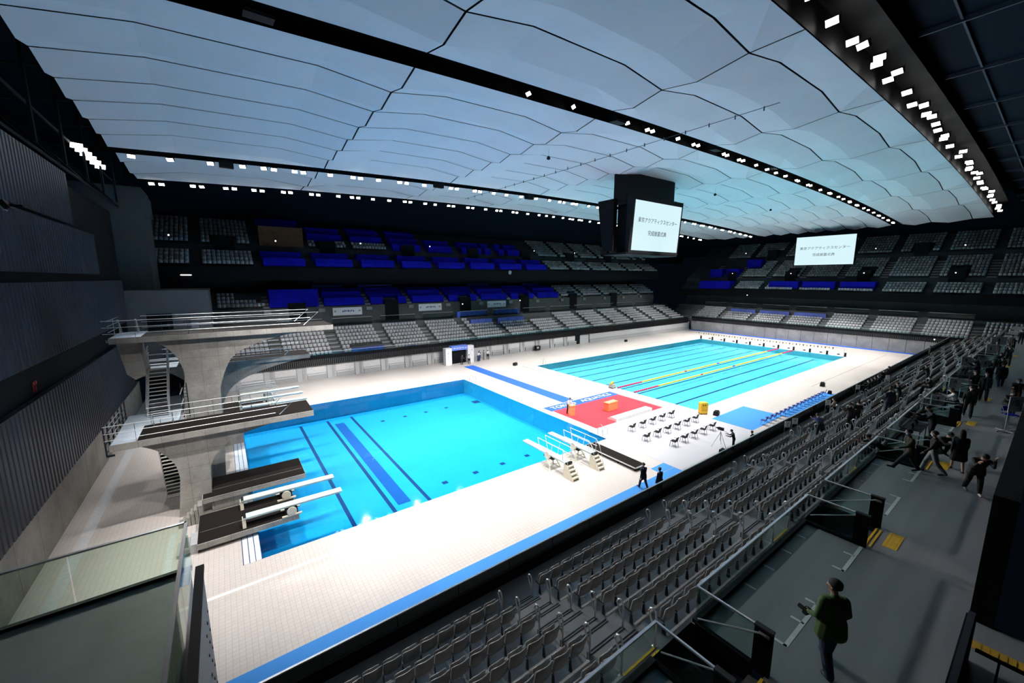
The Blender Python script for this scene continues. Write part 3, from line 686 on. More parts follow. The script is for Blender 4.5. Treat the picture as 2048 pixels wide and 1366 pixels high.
for c in cand:
    bi, r, k, x, y, z = c
    if c in single:
        seat_thing((x, y, z), 0, f'grey tip-up seat, near stand block {ORD[bi]} from camera, {ORD[r]} row up, {ORD[k]} seat along', 'tip-up seats of the near stand')
    elif x > -40: cloud.add(x, y, z, 0)
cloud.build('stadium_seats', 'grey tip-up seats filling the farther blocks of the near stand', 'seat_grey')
# far lower tier (7 rows), seats face -y
cl = SeatCloud()
e = [-39.5]+[v for a in FAR_A for v in (a-0.62, a+0.62)]+[60]
def block_rows(cl, side, ta, tb, rows, d0, z0, dep, rise, skip=lambda r, t: False, first=0.0):
    n = int((tb-ta)/SEAT)
    if n < 1: return
    off = (tb-ta-n*SEAT)/2
    for r in range(rows):
        for k in range(n):
            t = ta+off+SEAT*(k+0.5); dd = d0+first+dep*r
            if skip(r, t): continue
            x, y, z = to_world(side, dd, z0+rise*r, t)
            cl.add(x, y, z, {'far': PI, 'end': PI/2}[side])
PRESS = ((-4.2+0.7, 2.4), (3.3, 9.6))
def skip_far(r, t): return (r >= 5 and (-2.6 < t < 2.3 or 3.3 < t < 9.8)) or (r >= 5 and 10.4 < t < 16.7) or (r < 2 and -24.5 < t < -19.5)
for i in range(0, len(e), 2): block_rows(cl, 'far', e[i], e[i+1], 7, 1.32, 2.78, 0.91, 0.43, skip_far)
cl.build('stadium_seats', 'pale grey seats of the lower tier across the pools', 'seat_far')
# middle terrace: the uncovered blocks
cl = SeatCloud()
for (ta, tb) in ((-39.2, -34.4),): block_rows(cl, 'far', ta, tb, 4, 11.4, 9.0, 0.86, 0.48, lambda r, t: r > 1 and t > -37.2)
block_rows(cl, 'far', -38.9, -33.2, 1, 11.4, 9.0, 0.86, 0.48)
for k in range(8, 13):
    block_rows(cl, 'far', FAR_A[k]+0.5, FAR_A[k]+6.75, 5, 11.4, 9.0, 0.86, 0.48, lambda r, t: abs(t-29.1) < 1.3 and r < 2)
cl.build('stadium_seats', 'pale grey seats on the uncovered blocks of the middle terrace', 'seat_far')
# upper tiers
UP_A = [-40.7+6.78*k for k in range(15)]
cl = SeatCloud()
for k in range(15):
    ta, tb = UP_A[k]+0.45, UP_A[k]+6.33
    if k in (0,) or k >= 9: block_rows(cl, 'far', ta, tb, 4, 10.45, 15.0, 0.85, 0.5)
    if k == 0:
        block_rows(cl, 'far', -47.3, -41.4, 4, 10.45, 15.0, 0.85, 0.5); block_rows(cl, 'far', -47.3, -41.4, 7, 14.55, 18.1, 0.85, 0.56)
    if k in (0, 1): block_rows(cl, 'far', ta, tb, 7, 14.55, 18.1, 0.85, 0.56, lambda r, t: abs(t+37.5) < 1.5 and r < 2 or t > -33.6)
    if k in (2, 3): block_rows(cl, 'far', ta, tb, 2, 14.55, 18.1, 0.85, 0.56, lambda r, t: abs((t+37.5+1.5) % 13.6) < 3)
    if k >= 9: block_rows(cl, 'far', ta, tb, 7, 14.55, 18.1, 0.85, 0.56, lambda r, t: abs((t+37.5+1.4) % 13.6) < 2.8 and r < 2)
cl.build('stadium_seats', 'dim grey seats on the uncovered blocks of the far upper tier', 'seat_far')
# end stand
cl = SeatCloud()
for a in END_A[:-1]: block_rows(cl, 'end', a-6.5, a-0.6, 6, 1.32, 3.0, 0.91, 0.43, lambda r, t: r >= 4 and 8.6 < t < 29)
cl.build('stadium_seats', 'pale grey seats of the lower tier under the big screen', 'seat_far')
cl = SeatCloud()
for a in END_A: 
    block_rows(cl, 'end', a-6.5, a-0.6, 4, 6.45, 10.5, 0.85, 0.45, lambda r, t: (r >= 1 and 1.9 < t < 21.5) or t > 30)
    block_rows(cl, 'end', a-6.5, a-0.6, 8, 10.15, 13.5, 0.85, 0.5, lambda r, t: min(abs(t-31.4), abs(t-18), abs(t-4.5), abs(t+8.75)) < 1.4 and r < 4 or t > 30 or (t > 26.2 and r >= 4))
    block_rows(cl, 'end', a-6.5, a-0.6, 7, d3e+0.55, 18.6, 0.85, 0.56, lambda r, t: min(abs(t-25), abs(t-11), abs(t+2.5)) < 1.4 and r < 3)
cl.build('stadium_seats', 'dim grey seats of the end stand upper tiers', 'seat_far')

# ---- cloth covers over seat blocks: each sheet follows the rows as low steps
def cover(side, ta, tb, d0, z0, rows, dep, rise, m, label, group, pairs=2, h=0.86):
    """one cloth draped over `rows` rows: flat tops over each pair of rows, dropping to the next"""
    prof = [(d0-0.12, z0+0.10)]; r = 0
    while r < rows:
        q = min(pairs, rows-r)
        top = z0+rise*(r+q-1)+h
        prof += [(d0+dep*r-0.10, z0+rise*r+h-0.16), (d0+dep*r+0.10, top-0.06 if q > 1 else top-0.02), (d0+dep*(r+q-1)+0.22, top), (d0+dep*(r+q)-0.14, top-0.04)]
        r += q
    prof.append((d0+dep*rows, z0+rise*(rows-1)))
    b = MB(); nseg = 5
    for s_ in range(nseg):
        a = ta+(tb-ta)*s_/nseg; c = ta+(tb-ta)*(s_+1)/nseg
        sheet(side, prof, a, c, b)
    for t in (ta, tb):
        vs = [to_world(side, dd, z, t) for dd, z in prof]+[to_world(side, prof[-1][0], prof[0][1], t)]
        b.add(vs, [tuple(range(len(vs)))])
    return tag(b.build('seat_cover', m), label, 'seat cover', group)
gm = 'blue covers on the middle terrace'
for k in range(8):
    ta, tb = FAR_A[k]+0.55, FAR_A[k]+6.7
    if k == 0:
        cover('far', ta-0.2, tb+0.3, 11.25, 9.0, 5, 0.86, 0.48, 'cover_blue', 'plain deep blue cover nearest the corner wall on the middle terrace', gm, 5); continue
    vom = [(-30.0+14.5*j+0.6) for j in range(6)]
    hit = [v for v in vom if ta < v < tb]
    if hit:
        cover('far', ta, tb, 11.25+0.86*2+0.15, 9.96, 3, 0.86, 0.48, 'cover_blue', f'deep blue stepped cover above a portal, {ORD[k]} block from the corner wall', gm, 1)
        v = hit[0]
        for s_, (u0, u1) in (('left', (ta, v-1.35)), ('right', (v+1.35, tb))):
            if u1-u0 > 0.6: cover('far', u0, u1, 11.25, 9.0, 2, 0.86, 0.48, 'cover_blue', f'small blue cover {s_} of the portal, {ORD[k]} block from the corner wall', gm, 2)
    else: cover('far', ta, tb, 11.25, 9.0, 5, 0.86, 0.48, 'cover_blue', f'deep blue three-step cover on the middle terrace, {ORD[k]} block from the corner wall', gm, 2)
gu = 'blue covers on the upper tier front rows'
for k in range(1, 9):
    ta, tb = UP_A[k]+0.5, UP_A[k]+6.3
    cover('far', ta+0.15, tb-0.25, 10.3, 15.0, 2, 0.85, 0.5, 'cover_blue', f'bright blue cover low on the upper tier, {ORD[k-1]} from the left', gu, 2)
    cover('far', ta, tb-0.5, 10.3+1.86, 16.0, 2, 0.85, 0.5, 'cover_blue', f'darker blue cover second up on the upper tier, {ORD[k-1]} from the left', gu, 2)
gt = 'blue covers on the topmost tier'
for k, (ta, tb, r0, rn) in enumerate(((-26.5, -21.2, 2, 4), (-19.8, -14.4, 2, 5), (-13.0, -7.7, 0, 7), (-6.2, -1.2, 0, 4), (1.0, 5.6, 0, 4), (6.4, 8.0, 0, 4), (9.8, 11.2, 0, 4), (12.2, 15.4, 0, 4), (-33.2, -27.3, 6, 2))):
    cover('far', ta, tb, 14.45+0.85*r0, 18.1+0.56*r0, rn, 0.85, 0.56, 'cover_blue', f'dim dark blue cover on the topmost tier, {ORD[k if k < 8 else 0]} ' + ('from the left' if k < 8 else 'and highest, above the brown block'), gt, 2)
cover('far', -33.2, -27.3, 14.45, 18.1, 5, 0.85, 0.56, 'wood_cover', 'dark brown cover on the topmost tier around a lit doorway', gt, 5)
ge = 'blue covers on the end stand upper rows'
for k, (ta, tb) in enumerate(((15.4, 21.5), (8.6, 14.6), (2.0, 7.7))): cover('end', ta, tb, 6.3+0.85, 10.95, 3, 0.85, 0.45, 'cover_blue', f'deep blue cover beneath the big wall screen, {ORD[k]} from the left', ge, 3)
cover('end', 30.4, 38.5, 6.3, 10.5, 4, 0.85, 0.45, 'cover_blue', 'wide deep blue cover at the left end of the end stand', ge, 4)
for k, (ta, tb) in enumerate(((30.2, 33.2), (34.4, 37.6), (26.5, 30.0))): cover('end', ta, tb, 10.0+(4.2 if k == 2 else 0), 13.5+(2.5 if k == 2 else 0), 4, 0.85, 0.5, 'cover_blue', ('dark blue cover over a portal high at the left of the end stand', 'dark blue cover deepest in the corner of the end stand', 'dim blue cover highest on the end stand beside the hanging screen')[k], ge, 4)
# press desks under lighter blue cloth on the lower tiers
def desk(side, ta, tb, d0, z0, m, label, group, n=3):
    p = to_world(side, d0, z0, (ta+tb)/2)
    t = thing('press_desk', label, 'desk', p, 0, group)
    L = tb-ta
    for k in range(n):
        a = -L/2+L*k/n+0.02; c = -L/2+L*(k+1)/n-0.02
        b = MB().box(a, c, -0.05, 0.45, 0, 1.0) if side == 'far' else MB().box(-0.05, 0.45, a, c, 0, 1.0)
        b.build('cloth_front', m, t)
    b = MB().box(-L/2, L/2, -0.08, 0.5, 1.0, 1.04) if side == 'far' else MB().box(-0.08, 0.5, -L/2, L/2, 1.0, 1.04)
    b.build('desk_top', m, t)
gd = 'cloth-fronted press desks'
desk('far', -2.4, 2.2, 5.35, 4.93, 'cover_light', 'pale blue press desk on the far lower tier, left of the pair', gd)
desk('far', 3.4, 9.7, 5.35, 4.93, 'cover_light', 'pale blue press desk on the far lower tier, right of the pair', gd)
desk('far', -4.0, 2.2, 7.6, 6.3, 'cover_mid', 'darker blue desk on the walkway behind the left pale desk', gd)
desk('far', 4.4, 10.2, 7.6, 6.3, 'cover_mid', 'darker blue desk on the walkway behind the right pale desk', gd)
for k, (ta, tb) in enumerate(((23.0, 28.8), (15.8, 22.0), (8.8, 14.8))): desk('end', ta, tb, 4.9, 4.75, 'cover_light', f'pale blue press desk on the end stand, {ORD[k]} from the left', gd)
for k, (ta, tb) in enumerate(((-26.2, -21.6), (-18.9, -12.9), (3.2, 8.4), (17.4, 22.2))): desk('far', ta, tb, 16.1, 11.2, 'cover_mid', f'dim blue desk behind glass atop the middle terrace, {ORD[k]} from the left', gd, 1)
b = MB(); 
t = thing('folded_barrier', 'low blue frame barrier on the first rows below the high platform', 'barrier', (-22.0, 37.6, 2.78))
for k in range(5): MB().box(-2.2+0.9*k, -1.4+0.9*k, -0.1, 0.0, 0.1, 0.75).build('mesh_panel', 'cover_mid', t)
MB().tube([(-2.3, -0.05, 0.8), (2.3, -0.05, 0.8)], 0.03, 6).build('top_bar', 'rope_blue', t)
# glass screens behind the lower tiers
def glass_run(side, ta, tb, d0, z0, h, label):
    p = to_world(side, d0, z0, (ta+tb)/2); L = tb-ta
    t = thing('glass_screen', label, 'glass screen', p, 0, 'glass screens along the walkways')
    bx = (lambda a, c, y0, y1, za, zb: MB().box(a, c, y0, y1, za, zb)) if side == 'far' else (lambda a, c, y0, y1, za, zb: MB().box(y0, y1, a, c, za, zb))
    n = 3
    for k in range(n): bx(-L/2+L*k/n+0.02, -L/2+L*(k+1)/n-0.02, -0.008, 0.008, 0.25, h).build('pane', 'rail_glass', t)
    bx(-L/2, L/2, -0.03, 0.03, h, h+0.04).build('top_rail', 'steel', t); bx(-L/2, L/2, -0.06, 0.06, 0, 0.25).build('kerb', 'black_panel', t)
for k in range(12): glass_run('far', FAR_A[k]+0.7, FAR_A[k]+6.55, 7.15, 6.3, 1.1, f'glass screen behind the far lower tier, {ORD[k]} bay from the corner wall')
for k in range(7): glass_run('end', END_A[k]-6.4, END_A[k]-0.7, 6.2-0.05, 6.1, 1.0, f'glass screen behind the end lower tier, {ORD[k]} bay from the left')
# ================================================================ DIVING TOWER
tw = thing('diving_tower', 'grey concrete diving tower with stacked platforms and steel rails over the diving pool', 'diving tower', (0, 0, 0))
def arc(pts, n=6):
    """quadratic-ish smooth polyline through control points (Catmull-Rom)"""
    out = []; P = [Vector((*p, 0)) for p in pts]
    for i in range(len(P)-1):
        p0 = P[max(i-1, 0)]; p1 = P[i]; p2 = P[i+1]; p3 = P[min(i+2, len(P)-1)]
        for k in range(n):
            t = k/n
            q = 0.5*((2*p1)+(p2-p0)*t+(2*p0-5*p1+4*p2-p3)*t*t+(3*p1-p0-3*p2+p3)*t*t*t)
            out.append((q.x, q.y))
    out.append((pts[-1][0], pts[-1][1])); return out
def bracket(name, x_l, x_r, ztop, y0, y1, left, right, base_l, base_r, z0=0.0):
    """column that flares into an arched cantilever bracket under a platform; profile in x-z, extruded along y"""
    L = arc(left); Rr = arc(right)
    poly = [(base_l, z0)]+L+Rr[::-1]+[(base_r, z0)]
    b = MB(); n = len(poly)
    # triangulated by bands: pair left and right at the same height
    b.prism(poly, 'y', y0, y1)
    return b.build(name, 'concrete', tw)
# 10 m
bracket('column', 0, 0, 9.7, 11.6, 13.9, [(-41.05, 6.3), (-40.9, 7.4), (-41.2, 8.6), (-41.9, 9.45), (-42.6, 9.66)], [(-39.15, 6.2), (-38.75, 7.4), (-38.2, 8.3), (-37.1, 8.9), (-35.3, 9.4), (-33.2, 9.66)], -41.2, -39.4)
# 7.5 m
bracket('column', 0, 0, 7.0, 15.3, 17.2, [(-40.9, 4.2), (-40.8, 5.2), (-41.2, 6.2), (-42.0, 6.95)], [(-39.2, 4.0), (-38.6, 5.2), (-37.4, 6.0), (-35.5, 6.6), (-33.6, 6.95)], -41.1, -39.4)
# 5 m
bracket('column', 0, 0, 4.65, 7.2, 9.3, [(-41.35, 2.3), (-41.5, 3.2), (-42.1, 4.1), (-42.9, 4.62)], [(-39.95, 2.6), (-39.6, 3.3), (-38.7, 4.05), (-37.2, 4.45), (-35.6, 4.62)], -41.6, -40.1)
def platform(x0, x1, y0, y1, z, th, mat_x0, name='platform'):
    pl = MB().box(x0, x1, y0, y1, z-th, z).build(name, 'concrete', tw)
    MB().box(mat_x0, x1-0.02, y0+0.08, y1-0.08, z, z+0.02).build('non_slip_mat', 'black_mat', pl)
    MB().box(x0+0.05, mat_x0-0.02, y0+0.08, y1-0.08, z, z+0.012).build('landing_tiles', 'gutter', pl)
    return pl
platform(-44.0, -32.0, 11.0, 14.3, 10.0, 0.34, -42.6)
platform(-43.6, -33.1, 15.0, 17.5, 7.3, 0.32, -41.5)
platform(-43.85, -34.4, 6.8, 9.6, 5.0, 0.34, -42.8)
# left cantilever wing behind the 10 m deck
MB().prism([(-43.95, 9.66), (-42.95, 9.66), (-42.75, 7.45), (-43.3, 7.2), (-43.65, 7.6)], 'y', 12.4, 14.2).build('wing_wall', 'concrete', tw)
def rail_set(x0, x1, y, z, drop, n):
    """three horizontal steel rails on slim posts; the front end slopes down to the deck edge"""
    rs = MB().tube([(x0, y, z+1.0), (x1+1.0, y, z+1.0), (x1, y, z+0.12)], 0.024, 8).build('handrail', 'steel_satin', tw)
    for h in (0.62, 0.26): MB().tube([(x0, y, z+h), (x1+(0.45 if h > 0.5 else -0.2), y, z+h)], 0.018, 6).build('middle_rail', 'steel_satin', rs)
    for k in range(n):
        x = x0+0.15+(x1-x0-0.5)*k/(n-1)
        MB().tube([(x, y, z-0.2), (x, y, z+1.0)], 0.010, 5).build('post', 'rail_dark', rs)
        MB().box(x-0.05, x+0.05, y-0.035, y+0.035, z-0.24, z-0.08).build('clamp', 'steel', rs)
    return rs
rail_set(-44.2, -33.95, 11.04, 10.0, 0, 9); rail_set(-42.9, -34.1, 14.26, 10.0, 0, 8)
rail_set(-44.0, -36.3, 6.84, 5.0, 0, 8); rail_set(-42.65, -36.3, 9.56, 5.0, 0, 7)
rail_set(-43.2, -34.9, 15.04, 7.3, 0, 8); rail_set(-42.4, -35.0, 17.46, 7.3, 0, 7)
for z, y0, y1, xx in ((10.0, 11.04, 14.26, -43.95), (5.0, 6.84, 9.56, -43.8)):
    for h in (0.35, 0.7, 1.0): MB().tube([(xx, y0, z+h), (xx, y1, z+h)], 0.018, 6).build('end_rail', 'steel_satin', tw)
    MB().tube([(xx, (y0+y1)/2, z), (xx, (y0+y1)/2, z+1.0)], 0.02, 5).build('post', 'steel', tw)
# open-mesh guard along the back of the 5 m landing
gp = MB()
for k in range(7): gp.box(-44.02, -43.96, 6.85+0.92*k, 6.91+0.92*k, 4.45, 6.0)
for z in (4.6, 5.05, 5.5, 5.97): gp.box(-44.01, -43.97, 6.85, 12.43, z-0.025, z+0.025)
for k in range(3): gp.box(-44.02, -43.7, 6.85+2.76*k, 6.91+2.76*k, 4.4, 4.5)
gp.build('safety_fence', 'rail_dark', tw)
# staircases: steel stringers, open treads, rails
def stair(xc, w, y0, z0, y1, z1, n, name='staircase'):
    """straight flight rising from (y0,z0) to (y1,z1)"""
    st = MB(); 
    for s_ in (-1, 1):
        x = xc+s_*w/2
        st.add([(x-0.03, y0, z0-0.05), (x+0.03, y0, z0-0.05), (x+0.03, y1, z1-0.05), (x-0.03, y1, z1-0.05), (x-0.03, y0, z0+0.2), (x+0.03, y0, z0+0.2), (x+0.03, y1, z1+0.2), (x-0.03, y1, z1+0.2)],
               [(3,2,1,0),(4,5,6,7),(0,1,5,4),(1,2,6,5),(2,3,7,6),(3,0,4,7)])
    so = st.build(name, 'steel_satin', tw)
    for k in range(n):
        t = (k+0.5)/n; y = y0+(y1-y0)*t; z = z0+(z1-z0)*(k+1)/n
        MB().box(xc-w/2+0.03, xc+w/2-0.03, y-0.14, y+0.14, z-0.035, z).build('tread', 'black_metal', so)
        s2 = -1 if y1 > y0 else 1
        MB().box(xc-w/2+0.03, xc+w/2-0.03, y+s2*0.14-0.015, y+s2*0.14+0.015, z-0.05, z+0.005).build('nosing', 'steel_satin', so)
    for s_ in (-1, 1):
        x = xc+s_*w/2
        for h in (1.0, 0.55): MB().tube([(x, y0, z0+h), (x, y1, z1+h), (x, y1+(0.5 if y1 > y0 else -0.5), z1+h)], 0.022, 6).build('stair_rail', 'steel_satin', so)
        for k in range(4):
            t = k/3; MB().tube([(x, y0+(y1-y0)*t, z0+(z1-z0)*t), (x, y0+(y1-y0)*t, z0+(z1-z0)*t+1.0)], 0.02, 5).build('post', 'steel', so)
    return so
stair(-42.35, 1.0, 11.3, 4.9, 14.6, 7.9, 15)      # flight from the 5 m landing up towards the 7.5/10 m levels
MB().box(-42.9, -41.2, 14.5, 15.6, 7.75, 7.9).build('landing', 'gutter', tw)
MB().box(-43.85, -41.3, 9.6, 12.4, 4.8, 4.98).build('landing', 'gutter', tw)
stair(-43.4, 0.8, 15.4, 7.3, 13.2, 9.9, 12)
stair(-41.95, 0.85, 10.4, 0.0, 9.2, 4.7, 19)       # steep flight from the deck to the 5 m landing
for z in (0.5, 1.2, 1.9): MB().tube([(-41.1, 9.9, z+4.6), (-41.1, 11.6, z+4.6)], 0.03, 6).build('landing_rail', 'steel_satin', tw)
# ladder hoops seen beside the upper column
lh = MB()
for k in range(9): lh.tube([(-41.15, 11.2, 4.9+0.22*k), (-40.85, 11.2, 4.9+0.22*k)], 0.018, 5)
lh.tube([(-41.15, 11.2, 4.7), (-41.15, 11.2, 6.9)], 0.025, 5); lh.tube([(-40.85, 11.2, 4.7), (-40.85, 11.2, 6.9)], 0.025, 5)
lh.build('ladder', 'black_metal', tw)
# low platforms in front of the tower
ldk = MB().box(-40.0, -35.2, 6.55, 9.35, 0.72, 1.0).box(-40.5, -40.0, 6.55, 7.18, 0.72, 1.0).build('low_deck', 'concrete', tw); MB().box(-40.45, -35.22, 6.6, 9.3, 1.0, 1.02).build('non_slip_mat', 'black_mat', ldk)
MB().box(-40.1, -38.3, 6.9, 9.1, 0, 0.72).build('pedestal', 'concrete', ldk); MB().box(-40.3, -35.3, 7.5, 7.515, 1.02, 1.024).build('mat_seam', 'painted_wall', ldk)
for k in range(6): MB().box(-41.55+0.175*k, -41.35+0.175*k, 5.85, 6.55, 0, 0.167*(k+1)).build('step', 'concrete', ldk)
bp = thing('springboard_platform', 'wide low concrete platform with black matting carrying two springboards', 'diving platform', (-38.35, 4.25, 0))
MB().box(-2.28, 2.2, -1.56, 1.5, 0.22, 0.5).build('slab', 'concrete', bp); MB().box(-2.26, 2.18, -1.5, 1.44, 0.5, 0.52).build('non_slip_mat', 'black_mat', bp)
MB().box(-2.2, -0.35, -1.3, 1.3, 0, 0.22).build('pedestal', 'concrete', bp); MB().box(-2.2, 2.1, -0.42, -0.405, 0.52, 0.524).build('mat_seam', 'painted_wall', bp)
b = MB()
for k in range(3): b.box(-2.28-0.27*(3-k), -2.28-0.27*(2-k), -1.4, -0.2, 0, 0.165*(k+1))
b.build('steps', 'wall_light', bp)
def springboard(name, label, loc, rotz, h, group, low=True):
    """board along +x from its hinge to the tip; h = board height above the base"""
    t = thing(name, label, 'springboard', loc, rotz, group)
    bd = MB().prism([(0, h-0.02), (4.86, h+0.0), (4.86, h+0.03), (0, h+0.05)], 'y', -0.25, 0.25).build('board', 'board_white', t)
    MB().box(0.0, 0.12, -0.25, 0.25, h+0.05, h+0.056).build('end_plate', 'black_metal', bd)
    for s_ in (-1, 1): MB().box(0.1, 4.8, s_*0.2-0.02, s_*0.2+0.02, h-0.08, h-0.01).build('rib', 'board_white', bd)
    if low:
        fb = MB().box(1.72, 2.68, -0.46, -0.34, 0, 0.07); fb.build('base_foot', 'cream_metal', t); MB().box(1.72, 2.68, 0.34, 0.46, 0, 0.07).build('base_foot', 'cream_metal', t); MB().box(1.9, 2.5, -0.3, 0.3, 0.02, h-0.2).build('fulcrum_frame', 'plastic_black', t)
        MB().tube([(2.2, -0.42, h-0.22), (2.2, 0.42, h-0.22)], 0.07, 8).build('fulcrum_roller', 'plastic_black', t)
        w = MB(); w.tube([(2.2, -0.46, 0.27), (2.2, -0.40, 0.27)], 0.24, 18); w.build('fulcrum_wheel', 'cream_metal', t)
        hs = MB(); hs.prism([(-0.28, 0), (0.28, 0), (0.20, h-0.05), (-0.20, h-0.05)], 'x', -0.06, 0.10); hs.build('hinge_stand', 'cream_metal', t)
    return t, bd
gs = 'springboards on the low tower platform'
springboard('springboard', 'white springboard on the low platform, the one closer to the tower', (-38.70, 5.2, 0.527), -0.02, 0.5, gs)
springboard('springboard', 'white springboard on the low platform, the one closer to the camera', (-38.68, 3.15, 0.527), -0.01, 0.5, gs)
# far side: three metre boards on a raised platform behind the column
fp = thing('springboard_platform', 'raised platform with black matting behind the tower column', 'diving platform', (-37.6, 19.4, 0))
MB().box(-2.4, 1.9, -2.3, 2.4, 2.2, 2.5).build('slab', 'concrete', fp); MB().box(-2.3, 1.88, -2.2, 2.3, 2.5, 2.52).build('non_slip_mat', 'black_mat', fp); MB().box(-2.2, -0.5, -1.8, 1.8, 0, 2.2).build('pedestal', 'concrete', fp)
for k, y in enumerate((21.7, 19.5, 17.5)):
    t, bd = springboard('springboard', ('three metre springboard behind the tower, farthest of the three', 'three metre springboard behind the tower, middle of the three', 'three metre springboard behind the tower, closest of the three')[k], (-38.1, y, 2.52), (0.05, 0.03, -0.03)[k], 0.5, 'three metre springboards behind the tower')
    for s_ in (-1, 1):
        MB().tube([(0.0, s_*0.42, 0.1), (0.0, s_*0.42, 1.35), (2.9, s_*0.42, 1.35), (2.5, s_*0.42, 0.55)], 0.025, 6).build('guard_rail', 'steel_satin', t)
        MB().tube([(0.0, s_*0.42, 0.95), (2.7, s_*0.42, 0.95)], 0.02, 6).build('guard_rail', 'steel_satin', t)
# ---- two mobile springboards on the near deck (boards run towards +y over the water)
def mobile_board(loc, label):
    t, bd = springboard('mobile_springboard', label, loc, PI/2, 1.0, 'mobile springboards on the near deck', low=False)
    fs = MB()
    for s_ in (-1, 1):
        fs.tube([(1.35, s_*0.5, 0.03), (1.75, s_*0.28, 0.78)], 0.045, 6); fs.tube([(2.15, s_*0.5, 0.03), (1.85, s_*0.28, 0.78)], 0.045, 6); fs.tube([(1.2, s_*0.5, 0.03), (2.3, s_*0.5, 0.03)], 0.035, 6)
    fs.tube([(1.45, -0.5, 0.35), (1.45, 0.5, 0.35)], 0.03, 6); fs.build('fulcrum_stand', 'cream_metal', t)
    MB().box(1.35, 2.3, -0.3, 0.3, 0.76, 0.86).build('fulcrum_frame', 'plastic_black', t)
    w = MB(); w.tube([(1.85, 0.32, 0.98), (1.85, 0.40, 0.98)], 0.27, 16); w.build('fulcrum_wheel', 'cream_metal', t)
    # moulded stair unit at the hinge end
    su = MB()
    su.prism([(-0.75, 0), (0.25, 0), (0.2, 0.95), (-0.05, 0.95)], 'y', -0.3, -0.24); su.prism([(-0.75, 0), (0.25, 0), (0.2, 0.95), (-0.05, 0.95)], 'y', 0.24, 0.3)
    su.build('stair_side', 'cream_metal', t)
    for k in range(4): MB().box(-0.72+0.17*k, -0.42+0.17*k, -0.24, 0.24, 0.16+0.21*k, 0.24+0.21*k).build('stair_tread', 'cream_metal', t)
    MB().box(-0.05, 0.1, -0.27, 0.27, 0.96, 1.06).build('hinge', 'plastic_black', t)
    for s_ in (-1, 1):
        y = s_*0.36
        gr = MB().tube([(-0.55, y, 0.15), (-0.1, y, 1.55), (0.25, y, 1.95), (2.9, y, 1.95), (2.65, y, 1.02)], 0.026, 6).build('guard_rail', 'white_paint', t)
        MB().tube([(0.15, y, 1.45), (2.78, y, 1.45)], 0.022, 6).build('middle_rail', 'white_paint', gr)
        MB().tube([(1.3, y, 1.95), (1.55, y, 0.9)], 0.022, 6).build('brace', 'white_paint', gr); MB().tube([(0.25, y, 1.95), (0.25, y, 1.0)], 0.022, 6).build('brace', 'steel', gr)
mobile_board((-20.45, -2.37, 0), 'cream mobile springboard with white guard rails, left of the pair')
mobile_board((-17.9, -2.37, 0), 'cream mobile springboard with white guard rails beside the black stage platform')
bs = thing('stage_platform', 'low black stage platform with silver edging beside the mobile springboards', 'stage platform', (-15.65, -2.2, 0))
MB().box(-0.52, 0.52, -2.4, 2.35, 0.18, 0.30).build('deck', 'black_mat', bs)
for a in ((-0.56, -0.52, -2.44, 2.39), (0.52, 0.56, -2.44, 2.39)): MB().box(*a, 0.22, 0.305).build('edging', 'steel_satin', bs)
for a in ((-0.56, 0.56, -2.44, -2.40), (-0.56, 0.56, 2.35, 2.39)): MB().box(*a, 0.22, 0.305).build('edging', 'steel_satin', bs)
for x in (-0.45, 0.45):
    for y in (-2.3, -0.8, 0.8, 2.25): MB().box(x-0.04, x+0.04, y-0.04, y+0.04, 0, 0.18).build('leg', 'black_metal', bs)
def cam_ray(px, py):
    return (_f+_r*((px-1024)/796.4)-_u*((py-683)/796.4))
def hit(px, py, axis, val):
    dv = cam_ray(px, py); s_ = (val-CAM[axis])/dv[axis]; return CAM+dv*s_
# ================================================================ DECK THINGS
# ---- black stacking chairs in three rows (facing +y, towards the stage)
def chair_proto():
    t = thing('stacking_chair', '', 'chair', (0, 0, 0))
    MB().prism([(-0.21, 0.42), (0.21, 0.44), (0.21, 0.47), (-0.21, 0.45)], 'x', -0.22, 0.22).build('seat', 'plastic_black', t)
    bk_ = MB(); bk_.prism([(-0.22, 0.52), (-0.19, 0.52), (-0.27, 0.82), (-0.30, 0.82)], 'x', -0.21, 0.21); bk_.build('backrest', 'plastic_black', t)
    for sx in (-1, 1):
        MB().tube([(sx*0.2, 0.19, 0.44), (sx*0.23, 0.25, 0)], 0.016, 5).build('leg', 'black_metal', t)
        MB().tube([(sx*0.2, -0.27, 0.78), (sx*0.2, -0.17, 0.44), (sx*0.23, -0.27, 0)], 0.016, 5).build('leg', 'black_metal', t)
        MB().tube([(sx*0.235, -0.2, 0.5), (sx*0.245, -0.15, 0.63), (sx*0.245, 0.13, 0.63)], 0.014, 5).build('armrest', 'black_metal', t)
    return t
c0 = chair_proto(); first = True
spots = [('front', 0.0, [-10.19, -8.68, -7.2, -5.7, -4.23]), ('middle', -2.05, [-10.98, -9.45, -7.98, -6.48, -4.98, -3.5]), ('rear', -4.02, [-10.06, -8.62, -7.16, -5.68, -4.21])]
for row, y, xs_ in spots:
    for k, x in enumerate(xs_):
        lab = f'black stacking chair on the grey carpet, {row} row, {ORD[k]} from the left'
        if first: c0.location = (x, y+0.3, 0.012); c0['label'] = lab; c0['group'] = 'ceremony chairs'; first = False; c0.rotation_euler = (0, 0, 0.10)
        else: dup(c0, (x, y+0.3, 0.012), 0.10+random.uniform(-0.05, 0.05), lab)
